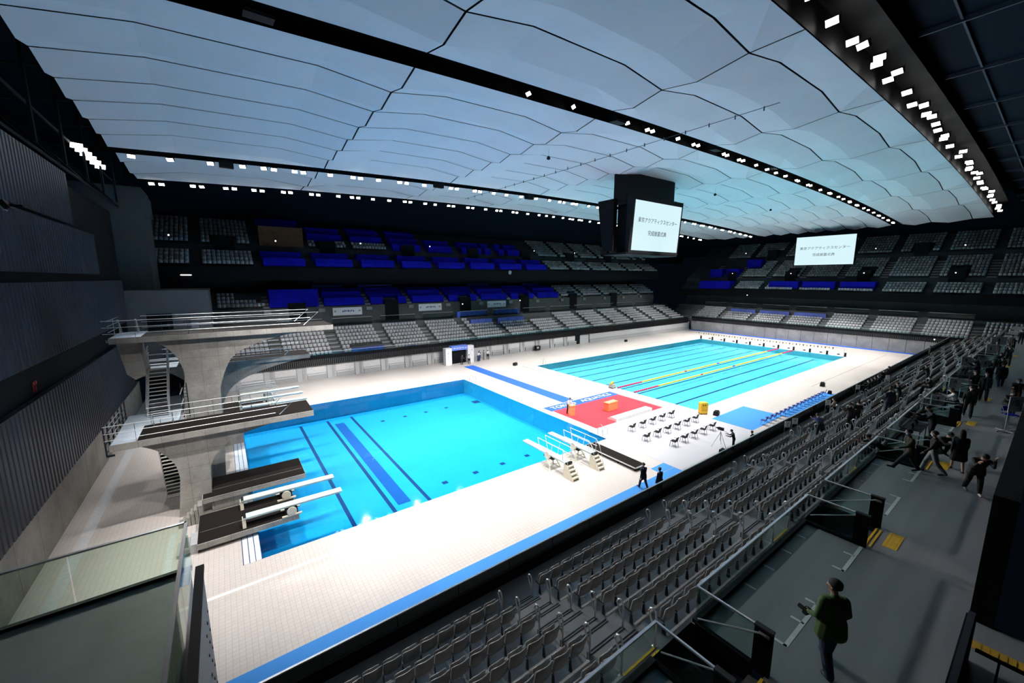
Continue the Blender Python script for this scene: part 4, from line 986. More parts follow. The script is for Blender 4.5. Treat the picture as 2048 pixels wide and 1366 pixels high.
# ---- stage furniture
lt = thing('lectern', 'orange wooden lectern with a slanted top on the red carpet', 'lectern', (-11.55, 6.45, 0.014), -0.2)
MB().prism([(-0.25, 0), (0.25, 0), (0.28, 1.0), (-0.28, 1.0)], 'y', -0.2, 0.2).build('body', 'orange_wood', lt)
MB().obox((0, 0, 1.06), (0.66, 0.5, 0.04), (0.28, 0, 0)).build('top', 'orange_wood', lt); MB().obox((0, 0.02, 1.09), (0.34, 0.26, 0.012), (0.28, 0, 0)).build('papers', 'white_paint', lt)
MB().tube([(0.1, 0.2, 1.05), (0.1, 0.1, 1.3), (0.08, -0.05, 1.38)], 0.012, 5).build('microphone', 'black_metal', lt)
ot = thing('ballot_table', 'orange wooden box table with papers on the red carpet', 'table', (-7.15, 5.25, 0.014), 0.05)
MB().box(-0.75, 0.75, -0.3, 0.3, 0.04, 0.84).build('body', 'orange_wood', ot); MB().box(-0.79, 0.79, -0.34, 0.34, 0.84, 0.9).build('top', 'orange_wood', ot); MB().box(-0.72, 0.72, -0.28, 0.28, 0, 0.04).build('plinth', 'black_metal', ot)
for x in (-0.4, 0.05, 0.45): MB().box(x-0.14, x+0.14, -0.1, 0.1, 0.9, 0.915).build('paper', 'white_paint', ot)
ws = thing('white_step', 'long low white step unit between the red carpet and the chairs', 'step', (-6.7, 3.15, 0.014))
MB().prism([(-0.52, 0), (0.52, 0), (0.52, 0.12), (0.2, 0.3), (-0.52, 0.3)], 'x', -2.75, 2.75).build('ramp_body', 'white_paint', ws); MB().box(-2.77, 2.77, -0.56, -0.52, 0, 0.29).build('front_board', 'white_paint', ws)
yb = thing('rope_cart', 'yellow wheeled cart with round holes at the corner of the racing pool', 'cart', (-0.62, -0.95, 0), -0.5)
MB().prism([(-0.36, 0.12), (0.36, 0.12), (0.36, 1.12), (0.30, 1.2), (-0.30, 1.2), (-0.36, 1.12)], 'y', -0.25, 0.25).build('body', 'yellow', yb)
for x in (-0.14, 0.08): MB().tube([(x, -0.27, 0.95), (x, -0.24, 0.95)], 0.06, 10).build('hole', 'plastic_black', yb)
MB().box(-0.3, 0.3, -0.265, -0.25, 0.4, 0.5).build('handle_slot', 'yellow_dark', yb)
for x in (-0.28, 0.28):
    for y in (-0.2, 0.2): MB().tube([(x-0.02, y, 0.06), (x+0.02, y, 0.06)], 0.06, 8).build('wheel', 'plastic_black', yb)
def black_case(x, y, label, s_=1.0, rz=0.2):
    t = thing('monitor_speaker', label, 'speaker', (x, y, 0.0), rz)
    MB().prism([(-0.2*s_, 0.03), (0.22*s_, 0.03), (0.18*s_, 0.40*s_), (-0.12*s_, 0.42*s_)], 'x', -0.3*s_, 0.3*s_).build('cabinet', 'plastic_black', t)
    MB().box(-0.26*s_, 0.26*s_, -0.21*s_, -0.16*s_, 0.06, 0.34*s_).build('grille', 'black_metal', t)
    for x_ in (-0.24, 0.24): MB().box(x_*s_-0.03, x_*s_+0.03, -0.15*s_, 0.15*s_, 0, 0.03).build('foot', 'black_metal', t)
    MB().tube([(-0.05*s_, -0.215*s_, 0.22*s_), (0.0, -0.215*s_, 0.26*s_)], 0.02, 6).build('badge', 'white_paint', t)
black_case(0.1, -1.95, 'black wedge speaker beside the yellow cart', 1.1)
black_case(-2.55, 28.05, 'black box speaker at the far corner of the deck between the pools', 1.1)
black_case(21.6, -4.3, 'black wedge speaker alone on the right deck beyond the blue runner', 1.2)
black_case(30.5, 33.0, 'black wedge speaker on the far deck beside the racing pool', 1.1)
black_case(18.2, -6.0, 'black box at the far end of the wave-printed runner', 0.9)
cs = thing('equipment_case', 'black equipment trolley parked against the far wall', 'trolley', (8.4, 35.9, 0))
MB().box(-0.5, 0.5, -0.3, 0.3, 0.15, 0.95).build('case', 'plastic_black', cs); MB().box(-0.35, 0.1, -0.33, -0.3, 0.45, 0.8).build('label_plate', 'wall_light', cs)
for x in (-0.4, 0.4): MB().tube([(x-0.03, 0, 0.08), (x+0.03, 0, 0.08)], 0.08, 8).build('wheel', 'black_metal', cs)
# ---- entrance gate with printed side panels
ga = thing('entrance_gate', 'white entrance arch with blue header and printed panels against the far wall', 'gate', (-8.75, 34.5, 0))
MB().box(-2.6, -1.55, -0.35, 0.6, 0, 2.65).build('side_panel', 'banner_white', ga); MB().box(1.3, 2.4, -0.35, 0.6, 0, 2.75).build('side_panel', 'banner_white', ga)
MB().box(-1.55, 1.3, -0.3, 0.6, 2.2, 2.9).build('header', 'header_blue', ga); MB().box(-1.55, 1.3, 0.3, 0.55, 0, 2.2).build('dark_curtain', 'black_panel', ga)
for k in range(5): MB().box(-1.2+0.5*k, -0.85+0.5*k, -0.312, -0.30, 2.5, 2.6).build('header_mark', 'banner_white', ga)
def splash(par, x0, x1, y, z0, z1, n, mats, seed):
    """flat printed figure: a diver-like sweep of tapering strokes"""
    r = random.Random(seed)
    for k in range(n):
        t = (k+0.5)/n; cx = x0+(x1-x0)*(0.2+0.6*r.random()); cz = z0+(z1-z0)*t; a = r.uniform(0.3, 1.3)*(1 if k % 2 else -1); L = (z1-z0)/n*r.uniform(0.6, 1.1); w = L*0.22
        dx, dz = math.cos(a)*L/2, math.sin(a)*L/2
        MB().add([(cx-dx, y, cz-dz), (cx+w*0.6, y, cz-w*0.6), (cx+dx, y, cz+dz), (cx-w*0.6, y, cz+w*0.6)], [(0,1,2,3)]).build('printed_stroke', mats[k % len(mats)], par)
splash(ga, -2.4, -1.7, -0.356, 0.4, 2.3, 7, ['sky_ink', 'painted_wall', 'cover_light'], 3); splash(ga, 1.5, 2.2, -0.356, 0.4, 2.5, 7, ['cover_mid', 'sky_ink', 'ink_navy'], 4)
# ---- lane ropes, flags, starting lights
def lane_rope(y, label):
    t = thing('lane_rope', label, 'lane rope', (0, y, 0))
    segs = [(0.15, 5.0, 'pink'), (5.0, 15.0, 'rope_yellow'), (15.0, 15.5, 'pink'), (15.5, 24.2, 'rope_yellow'), (24.2, 24.9, 'rope_blue'), (24.9, 34, 'rope_yellow'), (34, 42.5, 'rope_yellow'), (42.5, 47.4, 'pink')]
    for a, b_, m in segs:
        prof = MB(); n = max(2, int((b_-a)/0.35)); X_ = [a+(b_-a)*k/n for k in range(n+1)]
        pts = []; rr = []
        for i in range(n):
            pts += [(X_[i]+0.02, 0, 0.0), (X_[i]+0.16, 0, 0.0), (X_[i+1]-0.02, 0, 0.0)]; rr += [0.08, 0.13, 0.08]
        prof.tube(pts, 0.08, 6, radii=rr); prof.build('float_string', m, t)
lane_rope(10.35, 'yellow and pink lane rope across the racing pool, the farther of two'); lane_rope(7.9, 'yellow and pink lane rope across the racing pool, the closer of two')
lr_ = thing('rope_reel', 'small grey reel trolley with yellow rope at the pool end', 'reel', (-0.45, 10.7, 0))
MB().box(-0.3, 0.3, -0.3, 0.3, 0.1, 0.5).build('frame', 'painted_wall', lr_); MB().tube([(-0.35, -0.1, 0.62), (0.4, 0.2, 0.66)], 0.13, 8).build('rope_coil', 'rope_yellow', lr_)
for x in (-0.25, 0.25): MB().tube([(x, -0.3, 0.06), (x, 0.3, 0.06)], 0.06, 8).build('wheel', 'plastic_black', lr_)
fl = thing('flag_line', 'string of small dark and yellow backstroke flags across the pool end', 'flag line', (43.6, 0, 0))
MB().tube([(0, -0.6, 1.98), (0, 13, 1.86), (0, 27.6, 1.98)], 0.012, 4).build('cord', 'painted_wall', fl)
for k in range(46):
    y = 0.9+0.53*k; z = 1.98-0.12*(1-((y-13)/14)**2)
    MB().add([(0, y-0.11, z), (0, y+0.11, z), (0.0, y, z-0.34), (0.015, y-0.11, z), (0.015, y+0.11, z), (0.015, y, z-0.34)], [(0,1,2), (5,4,3), (0,1,4,3), (1,2,5,4), (2,0,3,5)]).build('flag', ('black_metal', 'rope_yellow')[k % 2], fl)
for y in (-0.6, 27.6): MB().tube([(0, y, 0), (0, y, 2.0)], 0.025, 6).build('pole', 'steel', fl)
for k in range(11):
    y = 0.2+2.58*k; 
    t = thing('lane_box', f'small dark timing box at the far pool end, {ORD[k]} from the right', 'timing box', (47.85, y, 0), 0, 'timing boxes along the far pool end')
    MB().box(-0.12, 0.12, -0.13, 0.13, 0.04, 0.62).build('body', 'black_metal', t); MB().box(-0.16, 0.16, -0.17, 0.17, 0, 0.04).build('base', 'plastic_black', t); MB().box(-0.13, 0.13, -0.14, 0.14, 0.62, 0.66).build('cap', 'dark_wall', t)
    if k < 10:
        q = thing('lane_marker', f'tiny grey lane marker behind the far pool end, {ORD[k]} from the right', 'marker', (49.2, y+1.29, 0), 0, 'lane markers behind the far pool end')
        MB().box(-0.14, 0.14, -0.16, 0.16, 0, 0.16).build('block', 'dark_wall', q); MB().box(-0.12, 0.12, -0.14, 0.14, 0.16, 0.2).build('plate', 'painted_wall', q)
def ladder(x, y, rz, label):
    t = thing('pool_ladder', label, 'pool ladder', (x, y, 0), rz)
    for s_ in (-0.28, 0.28): MB().tube([(0.55, s_, 0), (0.5, s_, 0.55), (0.35, s_, 0.82), (0.1, s_, 0.82), (-0.06, s_, 0.55), (-0.08, s_, -0.75)], 0.03, 8).build('side_rail', 'steel', t)
    for k in range(2): MB().box(-0.14, -0.05, -0.26, 0.26, -0.3-0.28*k, -0.27-0.28*k).build('rung', 'steel', t)
ladder(-13.1, 23.4, 0.0, 'steel pool ladder at the far corner of the diving pool'); ladder(-13.1, 1.3, 0.0, 'steel pool ladder at the near corner of the diving pool by the stage platform')
ladder(1.6, 26.0, PI/2, 'steel pool ladder at the far corner of the racing pool')
# ---- video cube hanging from the ceiling and the wall screen
vc = thing('video_cube', 'black hanging scoreboard cube with a lit white screen of Japanese text', 'scoreboard', (4.65, 12.6, 16.4))
MB().box(-4.75, 4.75, -2.5, -0.7, 5.6, 9.4).build('ceiling_shaft', 'black_slat', vc)
MB().box(-3.9, 4.4, -2.95, -0.7, 0.0, 5.9).build('core', 'black_panel', vc)
fr = MB(); fr.prism([(-3.30, -0.1), (-2.9, -0.1), (-2.9, 6.3), (-3.75, 6.3)], 'x', -5.0, 4.9); fr.build('screen_frame', 'black_slat', vc)
sc_ = MB().add([(-4.62, -3.40, 0.22), (4.55, -3.40, 0.22), (4.55, -3.78, 5.75), (-4.62, -3.78, 5.75)], [(0,1,2,3)]).build('screen', 'screen_face', vc)
text_mesh('screen_text', '東京アクアティクスセンター', 0.60, 'ink_black', sc_, (0, -3.66, 3.62), (PI/2+0.069, 0, 0), extrude=0.004)
text_mesh('screen_text', '完成披露式典', 0.62, 'ink_black', sc_, (0, -3.57, 2.22), (PI/2+0.069, 0, 0), extrude=0.004)
MB().prism([(-1.3, 0.2), (0.25, 0.2), (1.15, 6.1), (-1.3, 6.1)], 'x', -5.35, -4.75).build('side_screen', 'black_panel', vc)
MB().box(-5.2, 5.0, -3.2, 0.4, -0.25, 0.0).build('base_plate', 'black_slat', vc)
es = thing('wall_screen', 'large lit white wall screen of Japanese text above the end stand', 'screen', (66.0, 10.5, 16.2))
MB().box(0.05, 0.6, -5.3, 5.3, -0.1, 6.2).build('casing', 'black_panel', es); MB().box(0.6, 1.2, -0.4, 0.4, 1.5, 4.5).build('bracket', 'black_metal', es)
s2_ = MB().add([(0.04, 5.2, 0.05), (0.04, -5.2, 0.05), (0.04, -5.2, 6.05), (0.04, 5.2, 6.05)], [(0,1,2,3)]).build('screen', 'screen_face', es)
text_mesh('screen_text', '東京アクアティクスセンター', 0.68, 'ink_black', s2_, (0.015, 0, 3.55), (PI/2, 0, -PI/2), extrude=0.004)
text_mesh('screen_text', '完成披露式典', 0.66, 'ink_black', s2_, (0.015, 0, 2.15), (PI/2, 0, -PI/2), extrude=0.004)
# ---- printed banners on the wall above the far walkway
for k, (x, z) in enumerate(((-22.2, 8.13), (-7.8, 8.18), (6.8, 8.2))):
    t = thing('banner', f'white banner with navy splash print on the far stand wall, {ORD[k]} from the left', 'banner', (x, 47.05, z), 0, 'printed banners on the far stand')
    MB().box(-2.25, 2.25, 0, 0.04, -0.62, 0.62).build('sheet', 'banner_white', t)
    splash(t, -0.7, 0.7, -0.006, -0.5, 0.5, 6, ['ink_navy'], 20+k)
    for q in range(7): MB().box(-0.8+0.27*q, -0.62+0.27*q, -0.008, 0, -0.1+0.05*(q % 3), 0.12+0.08*(q % 2)).build('printed_mark', 'ink_navy', t)
    for x_ in (-1.9, 1.85): MB().tube([(x_, -0.006, 0.05), (x_, 0.0, 0.05)], 0.16, 12).build('printed_ring', 'painted_wall', t)
# ---- flood fixtures on the four tracks
hb = MB(); hb.box(-0.36, 0.36, -0.12, 0.12, -0.22, 0.22)
for k in range(4): hb.box(-0.30+0.18*k, -0.26+0.18*k, 0.12, 0.2, -0.18, 0.18)
me_h = hb.mesh('housing', 'black_metal'); me_l = MB().box(-0.33, -0.015, -0.14, -0.12, -0.19, 0.19).box(0.015, 0.33, -0.14, -0.12, -0.19, 0.19).mesh('lens', 'lamp_lens')
me_y = MB().tube([(-0.39, 0, 0), (-0.39, 0, 0.34), (0.39, 0, 0.34), (0.39, 0, 0)], 0.018, 4).mesh('yoke', 'black_metal')
rng = random.Random(5)
SPK = ((515, 14, 0.25), (1236, 234, 0.25), (1432, 292, 0.25), (1546, 330, 0.25), (452, 327, 26.2), (877, 369, 26.2), (1058, 393, 26.2))
SPX = [(hit(a, b_, 1, c).x, c) for a, b_, c in SPK]
TR = [('right edge trough', -12.85, 0.85, -17, 67, 2.7, 0.78), ('near ceiling track', 0.25, 0.34, -22, 69, 3.0, 0.55), ('far ceiling track', 26.2, 0.0, -43.5, 69, 2.2, 0.72), ('far edge trough', 38.75, 0.12, -43.5, 69, 2.1, 0.72)]
for ti, (nm, y, dz, x0, x1, pitch, sc) in enumerate(TR):
    x = x0; k = 0; run = 0
    while x < x1 and k < 70:
        if any(abs(y-c) < 1 and abs(x-a) < 1.1 for a, c in SPX): x += 0.6; continue
        t = thing('floodlight', f'white-lit floodlight in the {nm}, {ORD[k]} from the left', 'floodlight', (x, y+(rng.uniform(-0.3, 0.3) if ti == 0 else rng.uniform(-0.08, 0.08)), roof_z(x)+dz-0.42), 0, 'floodlights on the roof tracks')
        t.scale = (sc, sc, sc)
        tilt = rng.uniform(0.45, 0.75); az = (-PI/2+rng.uniform(-0.3, 0.25)) if ti < 2 else rng.uniform(-0.5, 0.1)
        for nme, me in (('housing', me_h), ('lens', me_l), ('yoke', me_y)):
            o = obj(nme, me, t)
            o.rotation_euler = (tilt, 0, az) if nme != 'yoke' else (0, 0, az)
        if run == 0 and rng.random() < 0.5: x += 0.95*sc*1.2; run = 1
        else: x += pitch*rng.uniform(0.75, 1.3); run = 0
        k += 1
# cluster at the left end of the ceiling
for k in range(6):
    q = hit(152+9.5*k, 290+8.4*k, 2, 23.3)
    t = thing('floodlight', f'white-lit floodlight in the upper left corner cluster, {ORD[k]} from the top', 'floodlight', q, 0, 'floodlights on the roof tracks')
    for nme, me in (('housing', me_h), ('lens', me_l), ('yoke', me_y)):
        o = obj(nme, me, t); o.rotation_euler = (0.55, 0, 0.35) if nme != 'yoke' else (0, 0, 0.35)
for k, (px, py, yy) in enumerate(SPK):
    q = hit(px, py, 1, yy); q.z -= 0.15; t = thing('line_speaker', f'black box speaker hung under the {"near" if yy < 5 else "far"} ceiling track, {ORD[k if yy < 5 else k-4]} from the left', 'speaker', q, 0, 'black speakers under the ceiling tracks')
    MB().prism([(-0.35, -0.3), (0.35, -0.22), (0.4, 0.3), (-0.4, 0.3)], 'x', -0.55, 0.55).build('cabinet', 'black_metal', t); MB().box(-0.5, 0.5, -0.40, -0.36, -0.2, 0.25).build('grille', 'plastic_black', t)
    MB().tube([(0, 0, 0.3), (0, 0, 0.9)], 0.05, 6).build('hanger', 'black_metal', t)
# small wall lights above the portals and in the stands
pts = [(337, 470, 'far', 14.0), (551, 482, 'far', 14.0), (721, 487, 'far', 14.0), (859.6, 493, 'far', 14.0), (925, 608, 'far', 10.7), (1068, 502, 'far', 14.0), (1149, 506, 'far', 14.0), (1219, 509, 'far', 14.0), (1040, 601, 'far', 10.7)]
wl_pts = [(hit(a, b_, 1, 36.4+d_-0.12), 'far') for a, b_, s_, d_ in pts]+[(hit(a, b_, 0, XE+d_), 'end') for a, b_, d_ in ((1465, 547, 9.4), (1582, 547, 9.4), (1728, 546, 9.4), (1911.6, 545.5, 9.4), (1492, 507, 16.2), (1752, 497, 16.2), (1931, 490, 16.2), (1793, 600.5, 9.8), (1869, 679, -0.2), (1494.5, 590, 5.7))]
wl_pts.sort(key=lambda q: (q[1], (q[0]-CAM).dot(_r)/(q[0]-CAM).dot(_f))); cnt = {'far': 0, 'end': 0}
for P_, sd in wl_pts:
    k = cnt[sd]; cnt[sd] += 1
    t = thing('wall_light', f'tiny bright wall light in the dark {sd} stand, {ORD[k]} from the left', 'wall light', P_, 0 if sd == 'far' else PI/2*3, 'small wall lights in the stands')
    MB().box(-0.1, 0.1, -0.02, 0.06, -0.1, 0.12).build('case', 'black_metal', t); MB().box(-0.075, 0.075, -0.05, -0.02, -0.075, 0.075).build('lamp', 'small_lamp', t)
P_ = hit(372, 550, 1, 46.2)
t = thing('strip_light', 'short bright fluorescent strip under the dark upper tier at left', 'strip light', P_); MB().tube([(-0.55, 0, 0), (0.55, 0, 0)], 0.05, 8).build('tube', 'small_lamp', t); MB().box(-0.6, 0.6, 0.03, 0.1, 0.04, 0.09).build('batten', 'black_metal', t)
P_ = hit(1020, 545, 1, 46.1)
t = thing('round_clock', 'round white disc on the dark upper tier fascia', 'clock', P_); b = MB(); b.tube([(0, 0, 0), (0, 0.12, 0)], 0.42, 16); b.build('face', 'wall_light', t); b = MB(); b.tube([(0, 0.02, 0), (0, 0.13, 0)], 0.46, 16); b.build('rim', 'black_metal', t)
P_ = hit(695, 437, 1, 52.0)
# floodlight on the dark left wall and fire signs
P_ = hit(12, 410, 0, XL+0.5)
t = thing('wall_flood', 'small angled floodlight on the ribbed left wall', 'floodlight', P_, -PI/2); MB().obox((0, 0, 0), (0.55, 0.18, 0.4), (0.5, 0, 0)).build('housing', 'black_metal', t); MB().obox((0.0, -0.12, -0.08), (0.5, 0.04, 0.34), (0.5, 0, 0)).build('lens', 'wall_light', t); MB().box(-0.04, 0.04, 0.0, 0.5, -0.05, 0.05).build('arm', 'black_metal', t)
P_ = hit(68, 772, 0, XL-0.22)
t = thing('valve_station', 'small red fire valves on the dark ledge of the left wall', 'valve', P_, 0)
for k in range(2): MB().tube([(0, -0.15+0.3*k, -0.30), (0, -0.15+0.3*k, 0.2)], 0.03, 8).build('pipe', 'valve_red', t); MB().tube([(0.02, -0.15+0.3*k, 0.15), (0.06, -0.15+0.3*k, 0.15)], 0.10, 10).build('hand_wheel', 'valve_red', t)
# suspended inspection wire and small dome cameras under the ceiling
sw = thing('ceiling_wire', 'thin suspended wire with small clamps beneath the central ceiling', 'wire', (0, 0, 0))
A_, B_ = hit(930, 398, 2, 24.2), hit(1560, 205, 2, 24.0)
MB().tube([A_, A_.lerp(B_, 0.5)-Vector((0, 0, 0.15)), B_], 0.02, 4).build('cable', 'beam_dark', sw)
for k in range(22):
    q = A_.lerp(B_, (k+0.5)/22); MB().box(q.x-0.03, q.x+0.03, q.y-0.03, q.y+0.03, q.z-0.2, q.z+0.05).build('clamp', 'beam_dark', sw)
for k, (a, b_) in enumerate(((1097, 320), (1430, 392), (1541, 422))):
    q = hit(a, b_, 2, 24.1); t = thing('dome_camera', f'small dark dome camera hanging under the ceiling, {ORD[k]} from the left', 'camera', q)
    MB().lathe([(0.02, 0.0), (0.14, 0.05), (0.18, 0.14), (0.12, 0.28), (0.05, 0.34)], 10).build('dome', 'black_metal', t, True); MB().tube([(0, 0, 0.3), (0, 0, 0.95)], 0.02, 5).build('stem', 'steel', t)
# ================================================================ NEAR STAND DRESSING
# looped aisle handrails: one per row on both sides of each aisle
def loop_mesh():
    b = MB(); pts = [(0, 0, 0), (0, 0.0, 0.78), (0, 0.03, 0.88), (0, 0.09, 0.93), (0, 0.16, 0.90), (0, 0.20, 0.80), (0, 0.12, 0.62), (0, 0.02, 0.44)]
    b.tube(pts, 0.026, 7); b.box(-0.05, 0.05, -0.05, 0.05, 0, 0.012)
    return b.mesh('aisle_handrail', 'steel_satin', True)
me_loop = loop_mesh()
for ai, a in enumerate(AISLES[:11]):
    for s_, side in ((-0.60, 'left'), (0.60, 'right')):
        for r in range(6):
            o = obj('aisle_handrail', me_loop); o.location = (a+s_, -11.55-0.91*r, 2.78+0.43*r)
            tag(o, f'looped steel handrail {side} of the {ORD[ai]} aisle from the camera, {ORD[r]} row up', 'handrail', 'looped aisle handrails of the near stand')
# small grey aisle-end cabinets beside some rows
for k, (ai, r) in enumerate(((1, 1), (1, 3), (2, 0), (2, 2), (3, 1), (3, 3))):
    a = AISLES[ai]; t = thing('aisle_cabinet', f'small grey metal box beside the {ORD[ai]} aisle from the camera, {ORD[r]} row', 'cabinet', (a+0.76, -11.62-0.91*r, 2.78+0.43*r), 0, 'aisle end boxes')
    MB().box(-0.10, 0.06, -0.10, 0.10, 0, 0.42).build('case', 'painted_wall', t); MB().box(-0.07, 0.03, -0.108, -0.10, 0.06, 0.2).build('lid', 'wall_light', t)
# glazed wheelchair-bay enclosures: front panes, two returns, black end posts with sloping rails
for k in range(9):
    x0 = (AISLES[k-1]+0.74) if k else -39.3; x1 = AISLES[k]-0.74
    if k == 0: x0 = -38.9
    t = thing('glass_enclosure', f'glass enclosure of a wheelchair bay with black end posts, {ORD[k]} from the camera', 'glass enclosure', ((x0+x1)/2, -16.92, 6.1), 0, 'wheelchair bay enclosures along the walkway')
    L = x1-x0; n = 4
    for j in range(n):
        a = -L/2+L*j/n; MB().box(a+0.012, a+L/n-0.012, -0.008, 0.008, 0.10, 0.88).build('front_pane', 'rail_glass', t)
    MB().box(-L/2, L/2, -0.025, 0.025, 0.88, 0.915).build('top_rail', 'steel_satin', t)
    MB().box(-L/2, L/2, -0.06, 0.06, 0.0, 0.10).build('shoe', 'black_metal', t)
    for s_ in (-1, 1):
        x = s_*L/2
        if k == 0 and s_ < 0: continue
        MB().box(x-0.008, x+0.008, -1.12, -0.03, 0.08, 0.88).build('side_pane', 'rail_glass', t); MB().box(x-0.02, x+0.02, -1.14, 0, 0.88, 0.915).build('side_rail', 'steel_satin', t)
        MB().box(x-0.05, x+0.05, -1.14, -0.03, -0.9, 0.08).build('side_wall', 'black_panel', t)
        MB().box(x-0.05, x+0.05, -1.44, -1.14, -0.02, 0.90).build('end_post', 'black_panel', t)
        MB().box(x-0.055, x+0.055, -1.45, -1.13, 0.90, 0.94).build('post_cap', 'dark_grey_wall', t)
        MB().tube([(x-s_*-0.09, -1.36, 0.86), (x+s_*0.09, -1.25, 0.84), (x+s_*0.09, -0.1, 0.25)], 0.018, 6).build('sloping_rail', 'steel', t)
        MB().box(x-0.02+s_*0.05, x+0.02+s_*0.05, -1.40, -1.22, 0.80, 0.85).build('rail_bracket', 'steel', t)
# yellow tactile plates on the walkway
for k, x in enumerate((-23.85, -16.05, -8.2, -1.2, 7.0, 14.5, 22.0)):
    t = thing('tactile_plate', f'yellow tactile plate on the walkway floor, {ORD[k]} from the camera', 'tactile plate', (x, -18.74, 6.1), 0, 'yellow tactile plates')
    MB().box(-0.48, 0.48, -0.15, 0.15, 0, 0.008).build('plate', 'yellow', t)
    b = MB()
    for i in range(9):
        for j in range(3): b.lathe([(0.018, 0.008), (0.010, 0.014)], 6, (-0.42+0.105*i, -0.1+0.1*j, 0))
    b.build('studs', 'yellow_dark', t)['kind'] = 'stuff'
# sign boards
def sign(x, y, z, rz, w, h, lift, label, mark=None, stand=True):
    t = thing('sign_board', label, 'sign', (x, y, z), rz)
    MB().box(-w/2, w/2, -0.01, 0.01, lift, lift+h).build('board', 'banner_white', t)
    if stand:
        for s_ in (-w/2-0.02, w/2+0.02): MB().tube([(s_, 0, 0), (s_, 0, lift+h)], 0.014, 5).build('post', 'steel', t)
        for s_ in (-w/2-0.02, w/2+0.02): MB().box(s_-0.02, s_+0.02, -0.22, 0.22, 0, 0.025).build('foot', 'steel', t)
    if mark: text_mesh('sign_letter', mark, h*0.5, 'ink_black', t, (0, -0.013, lift+h*0.66), (PI/2, 0, 0), extrude=0.001)
    else: MB().box(-w*0.06, w*0.06, -0.013, -0.01, lift+h*0.45, lift+h*0.8).build('printed_mark', 'ink_black', t)
    for j in range(2): MB().box(-w*0.12, w*0.12, -0.013, -0.01, lift+h*(0.14+0.14*j), lift+h*(0.2+0.14*j)).build('printed_line', 'painted_wall', t)
sign(-3.2, -17.5, 6.1, -0.75, 0.62, 0.62, 0.75, 'white sign with a black letter A on a silver stand by the walkway', 'A')
sign(-7.75, -17.4, 6.1, -0.75, 0.62, 0.55, 0.55, 'white sign hung at the desk of the person in the white top')
sign(6.3, -17.0, 6.1, -0.75, 0.6, 0.8, 0.7, 'white sign left of the two masked people facing the camera')
sign(7.0, -17.9, 6.1, -0.75, 0.7, 0.6, 0.7, 'white sign right behind the two masked people')
sign(16.0, -17.5, 6.1, -0.75, 0.7, 0.8, 0.7, 'white sign with black squares midway along the walkway')
sign(23.2, -17.5, 6.1, -0.75, 1.3, 0.8, 0.8, 'widest white sign, farthest along the walkway')
rs_ = thing('sign_board', 'white caster-mounted sign cut by the right edge beside the blue chair', 'sign', (-8.3, -20.0, 6.1), -0.6)
MB().box(-0.35, 0.35, -0.01, 0.01, 1.0, 1.75).build('board', 'banner_white', rs_); MB().tube([(-0.3, 0, 0.06), (-0.3, 0, 1.0)], 0.02, 6).build('post', 'wall_light', rs_); MB().box(-0.7, 0.3, -0.03, 0.03, 0.04, 0.08).build('base_bar', 'wall_light', rs_); MB().box(-0.33, -0.27, -0.35, 0.35, 0.04, 0.08).build('base_bar', 'wall_light', rs_)
for q in (-0.66, 0.26): MB().tube([(q, -0.02, 0.03), (q, 0.02, 0.03)], 0.03, 6).build('caster', 'plastic_black', rs_)
text_mesh('sign_letter', 'B', 0.42, 'ink_black', rs_, (0.05, -0.013, 1.42), (PI/2, 0, 0), extrude=0.001)
for k, (x, y, r) in enumerate(((-8.9, -11.0, 0), (-7.8, -11.05, 0), (-1.0, -10.95, 0), (6.6, -10.95, 0), (11.1, -12.0, 1))):
    sign(x, y, 2.78+0.43*r, -0.6, 0.34, 0.42, 0.85, f'small white numbered sign on a pole above the first rows, {ORD[k]} from the camera')
# working desks and equipment on the walkway bays
def table(x, y, rz, L, label):
    t = thing('work_table', label, 'table', (x, y, 6.1), rz)
    MB().box(-L/2, L/2, -0.3, 0.3, 0.68, 0.71).build('top', 'dark_wall', t)
    for sx in (-1, 1):
        for sy in (-1, 1): MB().tube([(sx*(L/2-0.08), sy*0.24, 0), (sx*(L/2-0.08), sy*0.24, 0.68)], 0.018, 5).build('leg', 'black_metal', t)
    for q in range(2): MB().obox((-L/4+L/2*q, 0.05, 0.80), (0.34, 0.02, 0.22), (-0.3, 0, 0)).build('laptop_screen', 'black_metal', t); MB().box(-L/4+L/2*q-0.17, -L/4+L/2*q+0.17, -0.2, 0.05, 0.71, 0.725).build('laptop_base', 'black_metal', t)
table(-6.0, -17.3, 0, 1.8, 'dark work table with laptops beside the person in the white top'); table(-13.6, -17.5, 0, 1.6, 'dark work table with laptops in the crowded second bay'); table(3.2, -17.4, 0, 2.0, 'dark work table with laptops behind the letter sign'); table(12.0, -17.4, 0, 2.4, 'dark work table with laptops farthest along the walkway')
fc = thing('folding_chair', 'folding chair with a bright blue seat by the right edge', 'chair', (-6.4, -19.85, 6.1), 2.2)
MB().box(-0.22, 0.22, -0.2, 0.2, 0.42, 0.45).build('seat', 'cover_blue', fc); MB().box(-0.21, 0.21, -0.25, -0.22, 0.55, 0.8).build('backrest', 'cover_blue', fc)
for sx in (-1, 1): MB().tube([(sx*0.22, 0.22, 0), (sx*0.22, -0.24, 0.82)], 0.014, 5).build('leg', 'steel', fc); MB().tube([(sx*0.2, -0.24, 0), (sx*0.2, 0.18, 0.44)], 0.014, 5).build('leg', 'steel', fc)
